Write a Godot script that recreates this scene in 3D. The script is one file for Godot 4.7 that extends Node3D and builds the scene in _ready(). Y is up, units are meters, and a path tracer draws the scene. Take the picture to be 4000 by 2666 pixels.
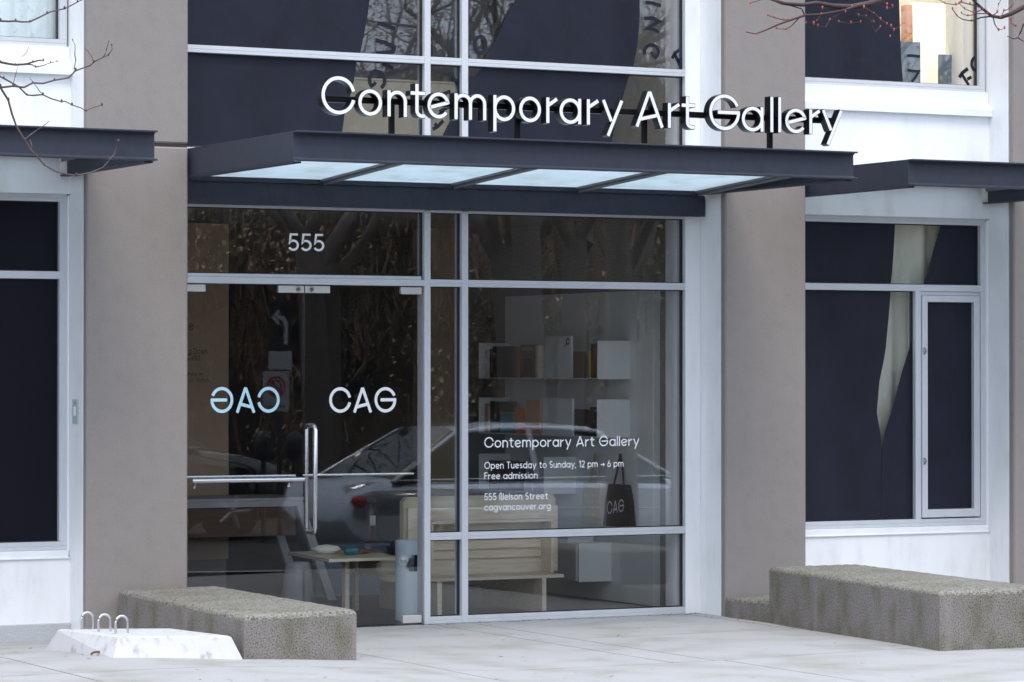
extends Node3D
# A gallery entrance on a winter street. World: x along the facade, y up, z towards the street; z = 0 is the face of the window frames.

const CAM := Vector3(-9.975, 1.81, 20.43)
const FOCAL := 12412.0
const YAW := 27.6
const PITCH := 0.5493

var M := {}
var used := {}
var rng := RandomNumberGenerator.new()

# ------------------------------------------------------------------ pixels to points
func on_z(px: float, py: float, z: float) -> Vector3:
	var yw := deg_to_rad(YAW)
	var pt := deg_to_rad(PITCH)
	var d0 := Vector3(sin(yw), 0, -cos(yw))
	var rt := Vector3(cos(yw), 0, sin(yw))
	var d := d0 * cos(pt) + Vector3(0, sin(pt), 0)
	var up := -d0 * sin(pt) + Vector3(0, cos(pt), 0)
	var r := d + rt * (px - 2000.0) / FOCAL - up * (py - 1333.0) / FOCAL
	return CAM + r * ((z - CAM.z) / r.z)

# ------------------------------------------------------------------ mesh helpers
func nst() -> SurfaceTool:
	var st := SurfaceTool.new()
	st.begin(Mesh.PRIMITIVE_TRIANGLES)
	st.set_smooth_group(-1)
	return st

func tri(st: SurfaceTool, a: Vector3, b: Vector3, c: Vector3, out: Vector3) -> void:
	if (c - a).cross(b - a).dot(out) < 0.0:
		var t := b
		b = c
		c = t
	st.add_vertex(a)
	st.add_vertex(b)
	st.add_vertex(c)

func quad(st: SurfaceTool, a: Vector3, b: Vector3, c: Vector3, d: Vector3, out: Vector3) -> void:
	tri(st, a, b, c, out)
	tri(st, a, c, d, out)

func box(st: SurfaceTool, a: Vector3, b: Vector3, c := 0.0) -> void:
	var lo := a.min(b)
	var hi := a.max(b)
	var m := (lo + hi) * 0.5
	var h := (hi - lo) * 0.5
	c = minf(c, minf(h.x, minf(h.y, h.z)) * 0.9)
	for ax in 3:
		var u := (ax + 1) % 3
		var v := (ax + 2) % 3
		for s in [-1.0, 1.0]:
			var q := []
			for k in [[-1, -1], [1, -1], [1, 1], [-1, 1]]:
				var p := m
				p[ax] += s * h[ax]
				p[u] += k[0] * (h[u] - c)
				p[v] += k[1] * (h[v] - c)
				q.append(p)
			var o := Vector3.ZERO
			o[ax] = s
			quad(st, q[0], q[1], q[2], q[3], o)
		if c > 0.0:
			for su in [-1.0, 1.0]:
				for sv in [-1.0, 1.0]:
					var e := []
					for k in [[-1, 0], [1, 0], [1, 1], [-1, 1]]:
						var p := m
						p[ax] += k[0] * (h[ax] - c)
						p[u] += su * (h[u] - (c if k[1] else 0.0))
						p[v] += sv * (h[v] - (0.0 if k[1] else c))
						e.append(p)
					var o := Vector3.ZERO
					o[u] = su
					o[v] = sv
					quad(st, e[0], e[1], e[2], e[3], o)
	if c > 0.0:
		for sx in [-1.0, 1.0]:
			for sy in [-1.0, 1.0]:
				for sz in [-1.0, 1.0]:
					var s := Vector3(sx, sy, sz)
					tri(st, m + Vector3(sx * h.x, sy * (h.y - c), sz * (h.z - c)), m + Vector3(sx * (h.x - c), sy * h.y, sz * (h.z - c)), m + Vector3(sx * (h.x - c), sy * (h.y - c), sz * h.z), s)

# polygon in two axes pushed along the third; f maps (u, v, w) to a point
func prism(st: SurfaceTool, poly: PackedVector2Array, w0: float, w1: float, f: Callable) -> void:
	var ix := Geometry2D.triangulate_polygon(poly)
	var mid := Vector2.ZERO
	for p in poly:
		mid += p / poly.size()
	var o: Vector3 = f.call(mid.x, mid.y, w1) - f.call(mid.x, mid.y, w0)
	for k in range(0, ix.size(), 3):
		var a := poly[ix[k]]
		var b := poly[ix[k + 1]]
		var c := poly[ix[k + 2]]
		tri(st, f.call(a.x, a.y, w1), f.call(b.x, b.y, w1), f.call(c.x, c.y, w1), o)
		tri(st, f.call(a.x, a.y, w0), f.call(b.x, b.y, w0), f.call(c.x, c.y, w0), -o)
	var cw := 1.0 if Geometry2D.is_polygon_clockwise(poly) else -1.0
	for k in poly.size():
		var a := poly[k]
		var b := poly[(k + 1) % poly.size()]
		var e := b - a
		var n2 := Vector2(-e.y, e.x) * cw
		if n2.length() < 1e-7:
			continue
		n2 = n2.normalized() * 0.001
		var cc := (a + b) * 0.5
		var n: Vector3 = f.call(cc.x + n2.x, cc.y + n2.y, w0) - f.call(cc.x, cc.y, w0)
		quad(st, f.call(a.x, a.y, w0), f.call(b.x, b.y, w0), f.call(b.x, b.y, w1), f.call(a.x, a.y, w1), -n if Geometry2D.is_point_in_polygon(cc + n2, poly) else n)

func xy(u: float, v: float, w: float) -> Vector3: return Vector3(u, v, w)
func zy(u: float, v: float, w: float) -> Vector3: return Vector3(w, v, u)
func xz(u: float, v: float, w: float) -> Vector3: return Vector3(u, w, v)

func tube(st: SurfaceTool, pts: Array, radii: Array, sides := 8, caps := true) -> void:
	st.set_smooth_group(0)
	var n := pts.size()
	var rings := []
	var ref := Vector3(0.123, 0.97, 0.21)
	for i in n:
		var d: Vector3 = (pts[mini(i + 1, n - 1)] - pts[maxi(i - 1, 0)]).normalized()
		var u := d.cross(ref if absf(d.dot(ref)) < 0.95 else Vector3(1, 0, 0)).normalized()
		var v := d.cross(u)
		var r: float = radii[i] if radii.size() > 1 else radii[0]
		var ring := []
		for k in sides:
			var a := TAU * k / sides
			ring.append(pts[i] + (u * cos(a) + v * sin(a)) * r)
		rings.append(ring)
	for i in n - 1:
		for k in sides:
			var k2 := (k + 1) % sides
			var o: Vector3 = rings[i][k] + rings[i + 1][k2] - pts[i] - pts[i + 1]
			quad(st, rings[i][k], rings[i][k2], rings[i + 1][k2], rings[i + 1][k], o)
	st.set_smooth_group(-1)
	if caps:
		for e in [0, n - 1]:
			var o: Vector3 = pts[e] - pts[1 if e == 0 else n - 2]
			for k in range(1, sides - 1):
				tri(st, rings[e][0], rings[e][k], rings[e][k + 1], o)

func blob(st: SurfaceTool, c: Vector3, r: Vector3, seed_ := 0, rough := 0.0, nu := 10, nv := 7) -> void:
	st.set_smooth_group(0)
	var nz := FastNoiseLite.new()
	nz.seed = seed_
	nz.frequency = 1.0
	var p := func(i: int, j: int) -> Vector3:
		var th := PI * j / nv
		var ph := TAU * (i % nu) / nu
		var d := Vector3(sin(th) * cos(ph), cos(th), sin(th) * sin(ph))
		return c + d * r * (1.0 + rough * nz.get_noise_3dv(d * 1.7 + Vector3(seed_, 0, 0)))
	for i in nu:
		for j in nv:
			var a: Vector3 = p.call(i, j)
			var b: Vector3 = p.call(i + 1, j)
			var cc: Vector3 = p.call(i + 1, j + 1)
			var d: Vector3 = p.call(i, j + 1)
			if j > 0:
				tri(st, a, b, cc, a + b + cc - 3.0 * c)
			if j < nv - 1:
				tri(st, a, cc, d, a + cc + d - 3.0 * c)
	st.set_smooth_group(-1)

func lathe(st: SurfaceTool, c: Vector3, prof: Array, sides := 28) -> void:
	st.set_smooth_group(0)
	for i in prof.size() - 1:
		var a: Vector2 = prof[i]
		var b: Vector2 = prof[i + 1]
		for k in sides:
			var t0 := TAU * k / sides
			var t1 := TAU * (k + 1) / sides
			var p := func(q: Vector2, t: float) -> Vector3: return c + Vector3(q.x * cos(t), q.y, q.x * sin(t))
			var e := b - a
			var n := Vector2(e.y, -e.x)
			quad(st, p.call(a, t0), p.call(a, t1), p.call(b, t1), p.call(b, t0), Vector3(n.x * cos((t0 + t1) / 2), n.y, n.x * sin((t0 + t1) / 2)))
	st.set_smooth_group(-1)

func commit(st: SurfaceTool, m: Material) -> ArrayMesh:
	st.generate_normals()
	var mesh := st.commit()
	mesh.surface_set_material(0, m)
	return mesh

# ------------------------------------------------------------------ nodes
func numbered(n: String) -> String:
	if not used.has(n):
		used[n] = 0
		return n
	used[n] += 1
	return "%s_%03d" % [n, used[n]]

func thing(called: String, label: String, category: String, at := Vector3.ZERO, group := "") -> Node3D:
	var o := Node3D.new()
	o.name = numbered(called)
	add_child(o)
	o.position = at
	o.set_meta("label", label)
	o.set_meta("category", category)
	if group:
		o.set_meta("group", group)
	return o

func part(called: String, st: SurfaceTool, m: Material, parent: Node3D, label := "") -> MeshInstance3D:
	return part_mesh(called, commit(st, m), parent, label)

func part_mesh(called: String, mesh: Mesh, parent: Node3D, label := "") -> MeshInstance3D:
	var o := MeshInstance3D.new()
	o.name = numbered(called) if parent == self else called
	o.mesh = mesh
	parent.add_child(o, true)
	if label:
		o.set_meta("label", label)
	return o

func node_part(called: String, parent: Node3D, label := "") -> Node3D:
	var o := Node3D.new()
	o.name = called
	parent.add_child(o, true)
	if label:
		o.set_meta("label", label)
	return o

func structure(called: String, st: SurfaceTool, m: Material) -> MeshInstance3D:
	var o := part(called, st, m, self)
	o.set_meta("kind", "structure")
	return o

func bpart(called: String, a: Vector3, b: Vector3, m: Material, parent: Node3D, c := 0.003, label := "") -> MeshInstance3D:
	var st := nst()
	box(st, a, b, c)
	return part(called, st, m, parent, label)

# ------------------------------------------------------------------ materials
func lin(r: float, g: float, b: float) -> Color:
	return Color(r, g, b).linear_to_srgb()

func noise(seed_: int, freq: float, kind := FastNoiseLite.TYPE_SIMPLEX_SMOOTH, oct := 4) -> FastNoiseLite:
	var n := FastNoiseLite.new()
	n.seed = seed_
	n.frequency = freq
	n.noise_type = kind
	n.fractal_octaves = oct
	return n

func tex(n: FastNoiseLite, stops: Array, size := 512) -> NoiseTexture2D:
	var t := NoiseTexture2D.new()
	t.width = size
	t.height = size
	t.seamless = true
	t.noise = n
	var g := Gradient.new()
	g.offsets = PackedFloat32Array(stops.map(func(s): return s[0]))
	g.colors = PackedColorArray(stops.map(func(s): return s[1]))
	t.color_ramp = g
	return t

func bump(n: FastNoiseLite, strength: float, size := 512) -> NoiseTexture2D:
	var t := NoiseTexture2D.new()
	t.width = size
	t.height = size
	t.seamless = true
	t.noise = n
	t.as_normal_map = true
	t.bump_strength = strength
	return t

func g1(v: float) -> Color: return Color(v, v, v).linear_to_srgb()

func mat(called: String, c: Color, rough := 0.6, metal := 0.0, spec := 0.5) -> StandardMaterial3D:
	var m := StandardMaterial3D.new()
	m.resource_name = called
	m.albedo_color = c
	m.roughness = rough
	m.metallic = metal
	m.metallic_specular = spec
	M[called] = m
	return m

func dress(m: StandardMaterial3D, albedo: Texture2D, scale: Vector3, normal: Texture2D = null, ns := 1.0, detail: Texture2D = null, dscale := 1.0) -> StandardMaterial3D:
	m.uv1_triplanar = true
	m.uv1_world_triplanar = true
	m.uv1_scale = scale
	m.uv1_triplanar_sharpness = 8.0
	m.albedo_texture = albedo
	if normal:
		m.normal_enabled = true
		m.normal_texture = normal
		m.normal_scale = ns
	if detail:
		m.detail_enabled = true
		m.detail_albedo = detail
		m.detail_blend_mode = BaseMaterial3D.BLEND_MODE_MUL
		m.detail_uv_layer = BaseMaterial3D.DETAIL_UV_2
		m.uv2_triplanar = true
		m.uv2_world_triplanar = true
		m.uv2_scale = Vector3.ONE * dscale
	return m

func glass(called: String, alpha: float, tint: Color) -> StandardMaterial3D:
	var m := mat(called, Color(tint.r, tint.g, tint.b, alpha), 0.0)
	m.transparency = BaseMaterial3D.TRANSPARENCY_ALPHA
	return m

func make_materials() -> void:
	var W := Color.WHITE
	var mott := tex(noise(3, 0.006, FastNoiseLite.TYPE_SIMPLEX_SMOOTH, 5), [[0.0, g1(0.93)], [0.5, g1(0.985)], [1.0, W]])
	var fine := bump(noise(5, 0.09, FastNoiseLite.TYPE_SIMPLEX_SMOOTH, 3), 3.0)
	var smooth_b := bump(noise(6, 0.02, FastNoiseLite.TYPE_SIMPLEX_SMOOTH, 4), 1.5)
	var grime := tex(noise(9, 0.012, FastNoiseLite.TYPE_SIMPLEX_SMOOTH, 5), [[0.0, lin(0.88, 0.88, 0.86)], [0.3, lin(0.97, 0.97, 0.965)], [0.5, W], [1.0, W]])
	var specks := tex(noise(14, 0.08, FastNoiseLite.TYPE_SIMPLEX, 2), [[0.0, g1(0.55)], [0.045, g1(0.75)], [0.075, W], [1.0, W]])
	dress(mat("white_paint", lin(0.79, 0.80, 0.82), 0.55), grime, Vector3(0.7, 0.22, 0.7), smooth_b, 0.12, specks, 0.9)
	dress(mat("white_metal_trim", lin(0.80, 0.81, 0.83), 0.35), mott, Vector3(0.9, 0.9, 0.9))
	dress(mat("taupe_stucco", lin(0.262, 0.236, 0.224), 0.85, 0.0, 0.3), mott, Vector3(1.7, 1.7, 1.7), fine, 0.22, tex(noise(31, 0.05, FastNoiseLite.TYPE_SIMPLEX, 3), [[0.0, g1(0.93)], [0.6, W], [1.0, W]]), 2.0)
	var scuff := tex(noise(19, 0.02, FastNoiseLite.TYPE_SIMPLEX_SMOOTH, 5), [[0.0, lin(0.72, 0.74, 0.70)], [0.3, g1(0.93)], [0.55, W], [1.0, lin(1.0, 0.97, 0.95)]])
	dress(mat("steel", lin(0.040, 0.046, 0.066), 0.5, 0.0, 0.35), scuff, Vector3(0.9, 0.45, 0.9), smooth_b, 0.2)
	mat("steel_dark", lin(0.035, 0.037, 0.045), 0.55)
	dress(mat("aluminium", lin(0.60, 0.62, 0.66), 0.38, 0.25), mott, Vector3(1.3, 0.6, 1.3))
	mat("gasket", lin(0.008, 0.008, 0.01), 0.6)
	mat("stainless", lin(0.62, 0.63, 0.64), 0.24, 1.0)
	mat("patch_metal", lin(0.58, 0.57, 0.55), 0.4, 0.35)
	glass("pane_glass", 0.012, lin(0.02, 0.03, 0.03))
	glass("door_glass", 0.015, lin(0.02, 0.03, 0.03))
	var fr := mat("frosted_glass", lin(0.86, 0.92, 0.95), 0.42)
	dress(fr, tex(noise(44, 0.01, FastNoiseLite.TYPE_SIMPLEX_SMOOTH, 5), [[0.0, lin(0.80, 0.82, 0.80)], [0.4, g1(0.94)], [1.0, W]]), Vector3(0.6, 0.6, 0.6))
	fr.backlight_enabled = true
	fr.backlight = lin(1.24, 1.30, 1.34)
	dress(mat("film", lin(0.0115, 0.0135, 0.026), 0.5, 0.0, 0.35), tex(noise(41, 0.008, FastNoiseLite.TYPE_SIMPLEX_SMOOTH, 6), [[0.0, g1(0.6)], [0.5, g1(0.85)], [1.0, W]]), Vector3(0.5, 0.3, 0.5), smooth_b, 0.35, specks, 0.7)
	mat("film_black", lin(0.004, 0.004, 0.009), 0.4, 0.0, 0.3)
	mat("vinyl_white", lin(0.86, 0.87, 0.88), 0.5)
	mat("vinyl_blue", lin(0.50, 0.75, 0.85), 0.5)
	mat("vinyl_black", lin(0.012, 0.011, 0.012), 0.5)
	mat("letter_black", lin(0.005, 0.005, 0.007), 0.3, 0.0, 0.3)
	mat("letter_face", lin(0.76, 0.77, 0.81), 0.3)
	# ground
	var pave_a := tex(noise(51, 0.11, FastNoiseLite.TYPE_SIMPLEX, 4), [[0.0, g1(0.5)], [0.3, g1(0.82)], [0.5, g1(0.94)], [1.0, W]], 1024)
	var pave_b := tex(noise(52, 0.006, FastNoiseLite.TYPE_SIMPLEX_SMOOTH, 6), [[0.0, lin(0.74, 0.75, 0.64)], [0.3, lin(0.88, 0.885, 0.85)], [0.55, g1(0.98)], [1.0, W]], 1024)
	dress(mat("pavement", lin(0.43, 0.425, 0.43), 0.88, 0.0, 0.3), pave_a, Vector3(0.9, 0.9, 0.9), bump(noise(53, 0.3, FastNoiseLite.TYPE_SIMPLEX, 2), 4.0, 1024), 0.5, pave_b, 0.22)
	dress(mat("pavement_moss", lin(0.40, 0.42, 0.36), 0.9, 0.0, 0.3), pave_a, Vector3(0.9, 0.9, 0.9), null, 1.0, pave_b, 0.22)
	dress(mat("park_earth", lin(0.085, 0.07, 0.045), 0.95), pave_b, Vector3(0.2, 0.2, 0.2))
	mat("gum", lin(0.20, 0.195, 0.19), 0.9)
	mat("joint", lin(0.10, 0.085, 0.075), 0.95)
	var agg := noise(61, 0.10, FastNoiseLite.TYPE_CELLULAR, 1)
	agg.cellular_return_type = FastNoiseLite.RETURN_CELL_VALUE
	var agg_a := tex(agg, [[0.0, lin(0.36, 0.35, 0.32)], [0.25, lin(0.66, 0.65, 0.61)], [0.6, lin(0.84, 0.84, 0.81)], [0.85, W], [1.0, lin(0.6, 0.57, 0.5)]], 1024)
	var agg_n := noise(61, 0.11, FastNoiseLite.TYPE_CELLULAR, 1)
	agg_n.cellular_return_type = FastNoiseLite.RETURN_DISTANCE
	var mossy := tex(noise(62, 0.007, FastNoiseLite.TYPE_SIMPLEX_SMOOTH, 5), [[0.0, lin(0.76, 0.77, 0.64)], [0.3, lin(0.88, 0.88, 0.81)], [0.5, lin(0.95, 0.95, 0.93)], [1.0, W]], 512)
	dress(mat("aggregate_top", lin(0.325, 0.312, 0.295), 0.92, 0.0, 0.3), agg_a, Vector3(0.9, 0.9, 0.9), bump(agg_n, 10.0, 1024), 0.7, mossy, 0.45)
	var side_a := tex(noise(63, 0.075, FastNoiseLite.TYPE_SIMPLEX, 4), [[0.0, g1(0.1)], [0.2, g1(0.32)], [0.3, g1(0.72)], [0.5, g1(0.9)], [1.0, lin(1.0, 1.0, 1.0)]], 1024)
	var side_b := tex(noise(64, 0.009, FastNoiseLite.TYPE_SIMPLEX_SMOOTH, 5), [[0.0, lin(0.62, 0.61, 0.48)], [0.3, lin(0.78, 0.76, 0.66)], [0.5, lin(0.90, 0.87, 0.83)], [0.66, lin(1.0, 0.92, 0.94)], [1.0, lin(0.95, 0.98, 1.0)]], 512)
	var bs := dress(mat("block_side", lin(0.325, 0.312, 0.295), 0.92, 0.0, 0.3), side_a, Vector3(0.8, 0.8, 0.8), bump(noise(65, 0.22, FastNoiseLite.TYPE_SIMPLEX, 3), 8.0, 1024), 0.8, side_b, 0.9)
	bs.uv2_scale = Vector3(0.9, 0.6, 0.9)
	var marble := tex(noise(71, 0.014, FastNoiseLite.TYPE_SIMPLEX_SMOOTH, 6), [[0.0, g1(0.5)], [0.2, g1(0.78)], [0.33, g1(0.95)], [0.5, W], [1.0, W]])
	dress(mat("white_concrete", lin(0.50, 0.50, 0.52), 0.75), marble, Vector3(1.4, 0.8, 1.4), smooth_b, 0.5, specks, 0.8)
	dress(mat("plinth", lin(0.45, 0.46, 0.48), 0.9), mott, Vector3(1, 1, 1), fine, 0.5)
	dress(mat("asphalt", lin(0.055, 0.055, 0.058), 0.85), pave_a, Vector3(0.6, 0.6, 0.6))
	mat("road_paint", lin(0.6, 0.55, 0.2), 0.7)
	# indoors
	dress(mat("lobby_floor_paint", lin(0.055, 0.055, 0.06), 0.35), mott, Vector3(0.5, 0.5, 0.5))
	mat("shade_grey_wall", lin(0.16, 0.155, 0.15), 0.8)  # dark grey: the dimness of the unlit lobby is put into the wall colour
	mat("shade_grey_ceiling", lin(0.14, 0.14, 0.14), 0.8)  # indoor shade toned into the ceiling colour
	mat("lobby_white", lin(0.66, 0.70, 0.68), 0.6)
	mat("tan_wall", lin(0.46, 0.33, 0.22), 0.7)
	mat("ochre_wall", lin(0.34, 0.26, 0.15), 0.7)
	dress(mat("raw_concrete", lin(0.30, 0.30, 0.28), 0.9), side_a, Vector3(0.7, 0.7, 0.7))
	var grain_n := noise(81, 0.02, FastNoiseLite.TYPE_SIMPLEX_SMOOTH, 4)
	var grain := tex(grain_n, [[0.0, lin(0.84, 0.78, 0.70)], [0.45, lin(0.94, 0.91, 0.87)], [0.6, W], [1.0, lin(0.90, 0.86, 0.80)]])
	dress(mat("plywood", lin(0.60, 0.54, 0.43), 0.55), grain, Vector3(0.35, 2.6, 2.6))
	mat("ply_edge", lin(0.56, 0.52, 0.40), 0.6)
	dress(mat("leather_cream", lin(0.46, 0.42, 0.29), 0.5), mott, Vector3(2, 2, 2))
	mat("desk_white", lin(0.40, 0.40, 0.41), 0.5)
	dress(mat("desk_wood", lin(0.10, 0.055, 0.03), 0.45), grain, Vector3(0.5, 3, 3))
	mat("grey_plastic", lin(0.42, 0.50, 0.55), 0.4)
	mat("rock_white", lin(0.66, 0.62, 0.54), 0.9)
	mat("rock_teal", lin(0.02, 0.16, 0.17), 0.55)
	mat("rust_brown", lin(0.16, 0.07, 0.03), 0.8)
	mat("rust_brown_dark", lin(0.035, 0.026, 0.024), 0.8)
	mat("slate_blue", lin(0.10, 0.15, 0.20), 0.7)
	mat("paper", lin(0.72, 0.74, 0.76), 0.7)
	mat("red_can", lin(0.035, 0.004, 0.004), 0.3)
	mat("black_cloth", lin(0.010, 0.010, 0.016), 0.9)
	mat("canvas", lin(0.48, 0.38, 0.26), 0.9)
	mat("yellow", lin(0.62, 0.50, 0.03), 0.8)
	mat("cream_paint", lin(0.74, 0.71, 0.62), 0.7)
	mat("partition_beige", lin(0.74, 0.70, 0.55), 0.7)
	mat("bar_grey", lin(0.13, 0.135, 0.15), 0.4)
	mat("orange_wood", lin(0.30, 0.14, 0.05), 0.6)
	dress(mat("curtain", lin(0.68, 0.80, 0.82), 0.8), mott, Vector3(0.7, 0.2, 0.7))
	dress(mat("pale_drape", lin(0.74, 0.76, 0.64), 0.8), mott, Vector3(0.7, 0.25, 0.7))
	mat("plaque_green", lin(0.40, 0.50, 0.49), 0.4)
	# street
	dress(mat("bark", lin(0.15, 0.12, 0.10), 0.9), side_a, Vector3(2, 0.6, 2))
	mat("twig", lin(0.045, 0.025, 0.026), 0.7)
	mat("twig_grey", lin(0.10, 0.068, 0.064), 0.75)
	mat("bud_red", lin(0.42, 0.07, 0.06), 0.6)
	mat("bud_brown", lin(0.06, 0.03, 0.035), 0.7)
	mat("car_black", lin(0.006, 0.006, 0.008), 0.06)
	mat("car_blue", lin(0.55, 0.60, 0.68), 0.14, 0.7)
	mat("navy_cloth", lin(0.012, 0.014, 0.04), 0.7)
	mat("salmon", lin(0.55, 0.30, 0.18), 0.7)
	mat("teal_bright", lin(0.02, 0.25, 0.32), 0.6)
	mat("orange_print", lin(0.55, 0.16, 0.04), 0.6)
	mat("charcoal", lin(0.03, 0.03, 0.034), 0.6)
	for k in ["car_black", "car_blue"]:
		M[k].clearcoat_enabled = true
		M[k].clearcoat = 1.0
		M[k].clearcoat_roughness = 0.02
	mat("car_glass", lin(0.012, 0.016, 0.02), 0.03)
	mat("tyre", lin(0.012, 0.012, 0.012), 0.85)
	mat("alloy", lin(0.45, 0.46, 0.48), 0.3, 0.9)
	mat("tail_red", lin(0.40, 0.008, 0.008), 0.1)
	mat("chrome", lin(0.65, 0.66, 0.68), 0.08, 1.0)
	mat("sign_black", lin(0.012, 0.012, 0.014), 0.5)
	mat("sign_shaded_white", lin(0.42, 0.43, 0.44), 0.6)  # white dulled in the colour itself for the shade the signs hang in
	mat("sign_red", lin(0.42, 0.02, 0.03), 0.5)
	mat("meter_grey", lin(0.03, 0.03, 0.035), 0.4)
	dress(mat("brick_brown", lin(0.065, 0.042, 0.032), 0.9), side_a, Vector3(0.25, 0.25, 0.25))
	var lv := mat("dry_leaf", W, 0.8)
	lv.vertex_color_use_as_albedo = true

# ------------------------------------------------------------------ stroke lettering (cap height 1)
func arc(cx: float, cy: float, r: float, a0: float, a1: float, n := 24, ry := -1.0) -> Array:
	var p := []
	if ry < 0.0:
		ry = r
	for k in n + 1:
		var a := deg_to_rad(lerpf(a0, a1, float(k) / n))
		p.append(Vector2(cx + r * cos(a), cy + ry * sin(a)))
	return p

func ln(a: Array) -> Array:
	var p := []
	for k in range(0, a.size(), 2):
		p.append(Vector2(a[k], a[k + 1]))
	return p

func glyph(ch: String) -> Array:   # [width, strokes]
	match ch:
		"C": return [0.97, [arc(0.5, 0.5, 0.445, 13, 347, 40)]]
		"G": return [1.0, [arc(0.5, 0.5, 0.445, 22, 360, 40), ln([0.27, 0.5, 1.0, 0.5])]]
		"O": return [1.0, [arc(0.5, 0.5, 0.445, 0, 360, 40)]]
		"A": return [0.86, [ln([0.05, 0, 0.43, 0.98]), ln([0.81, 0, 0.43, 0.98]), ln([0.16, 0.22, 0.70, 0.345])]]
		"T": return [0.62, [ln([0, 0.945, 0.62, 0.945]), ln([0.31, 0.94, 0.31, 0])]]
		"S": return [0.58, [arc(0.29, 0.72, 0.225, 35, 270, 16) + arc(0.29, 0.275, 0.225, 90, -145, 16)]]
		"F": return [0.52, [ln([0.055, 0, 0.055, 1]), ln([0.05, 0.945, 0.52, 0.945]), ln([0.05, 0.52, 0.46, 0.52])]]
		"N": return [0.72, [ln([0.055, 0]) + arc(0.21, 0.84, 0.155, 180, 0, 10) + arc(0.515, 0.16, 0.15, 180, 360, 10) + ln([0.665, 1.0])]]
		"D": return [0.75, [ln([0.055, 0, 0.055, 1]), ln([0.05, 0.945, 0.28, 0.945]) + arc(0.28, 0.5, 0.41, 90, -90, 18, 0.445) + ln([0.05, 0.055])]]
		"J": return [0.45, [ln([0.39, 1, 0.39, 0.25]) + arc(0.21, 0.24, 0.18, 0, -160, 10)]]
		"n": return [0.6, [ln([0.055, 0, 0.055, 0.70]), ln([0.055, 0.3]) + arc(0.3, 0.40, 0.245, 180, 0, 16) + ln([0.545, 0])]]
		"m": return [0.96, [ln([0.055, 0, 0.055, 0.70]), ln([0.055, 0.3]) + arc(0.268, 0.432, 0.2125, 180, 0, 14) + ln([0.48, 0]), ln([0.48, 0.3]) + arc(0.692, 0.432, 0.2125, 180, 0, 14) + ln([0.905, 0])]]
		"u": return [0.6, [ln([0.055, 0.70, 0.055, 0.30]) + arc(0.3, 0.30, 0.245, 180, 360, 16) + ln([0.545, 0.42]), ln([0.545, 0.70, 0.545, 0])]]
		"h": return [0.6, [ln([0.055, 0, 0.055, 1.0]), ln([0.055, 0.3]) + arc(0.3, 0.40, 0.245, 180, 0, 16) + ln([0.545, 0])]]
		"o": return [0.7, [arc(0.35, 0.35, 0.295, 0, 360, 30)]]
		"c": return [0.64, [arc(0.35, 0.35, 0.295, 38, 322, 26)]]
		"e": return [0.68, [ln([0.075, 0.29]) + [Vector2(0.632, 0.43)] + arc(0.35, 0.35, 0.295, 16, 325, 28)]]
		"a": return [0.7, [arc(0.35, 0.35, 0.295, 0, 360, 30), ln([0.645, 0, 0.645, 0.70])]]
		"d": return [0.7, [arc(0.35, 0.35, 0.295, 0, 360, 30), ln([0.645, 0, 0.645, 1.0])]]
		"b": return [0.7, [arc(0.35, 0.35, 0.295, 0, 360, 30), ln([0.055, 0, 0.055, 1.0])]]
		"p": return [0.7, [arc(0.35, 0.35, 0.295, 0, 360, 30), ln([0.055, -0.28, 0.055, 0.70])]]
		"g": return [0.7, [arc(0.35, 0.35, 0.295, 0, 360, 30), ln([0.645, 0.70, 0.645, -0.02]) + arc(0.36, -0.02, 0.285, 0, -150, 14, 0.22)]]
		"r": return [0.42, [ln([0.055, 0, 0.055, 0.70]), ln([0.055, 0.47, 0.40, 0.665])]]
		"t": return [0.46, [ln([0, 0.645, 0.46, 0.645]), ln([0.2, 0.90, 0.2, 0.20]) + arc(0.345, 0.20, 0.145, 180, 270, 8) + ln([0.45, 0.055])]]
		"f": return [0.42, [ln([0, 0.645, 0.42, 0.645]), ln([0.16, 0, 0.16, 0.78]) + arc(0.31, 0.78, 0.15, 180, 80, 8)]]
		"s": return [0.48, [arc(0.24, 0.505, 0.165, 35, 270, 12, 0.14) + arc(0.24, 0.205, 0.175, 90, -145, 12, 0.15)]]
		"y": return [0.66, [ln([0.05, 0.70, 0.30, 0.12]), ln([0.62, 0.70, 0.19, -0.28])]]
		"v": return [0.64, [ln([0.05, 0.70, 0.32, 0.03]), ln([0.59, 0.70, 0.32, 0.03])]]
		"w": return [0.9, [ln([0.04, 0.70, 0.25, 0.02, 0.45, 0.66, 0.65, 0.02, 0.86, 0.70])]]
		"l": return [0.11, [ln([0.055, 0, 0.055, 1.0])]]
		"i": return [0.11, [ln([0.055, 0, 0.055, 0.66]), ln([0.055, 0.82, 0.055, 0.95])]]
		"1": return [0.3, [ln([0.24, 0, 0.24, 1.0]), ln([0.02, 0.80, 0.24, 0.95])]]
		"2": return [0.58, [arc(0.29, 0.70, 0.235, 165, -35, 14) + ln([0.06, 0.06]), ln([0.03, 0.055, 0.56, 0.055])]]
		"6": return [0.6, [arc(0.3, 0.30, 0.245, 0, 360, 24), ln([0.08, 0.40, 0.34, 0.92])]]
		"5": return [0.6, [ln([0.54, 0.945, 0.13, 0.945, 0.085, 0.50]) + arc(0.275, 0.325, 0.265, 125, -150, 18)]]
		",": return [0.12, [ln([0.08, 0.09, 0.03, -0.16])]]
		".": return [0.12, [ln([0.06, 0, 0.06, 0.12])]]
		">": return [0.7, [ln([0, 0.36, 0.66, 0.36]), ln([0.42, 0.60, 0.66, 0.36, 0.42, 0.12])]]
	return [0.28, []]

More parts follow.
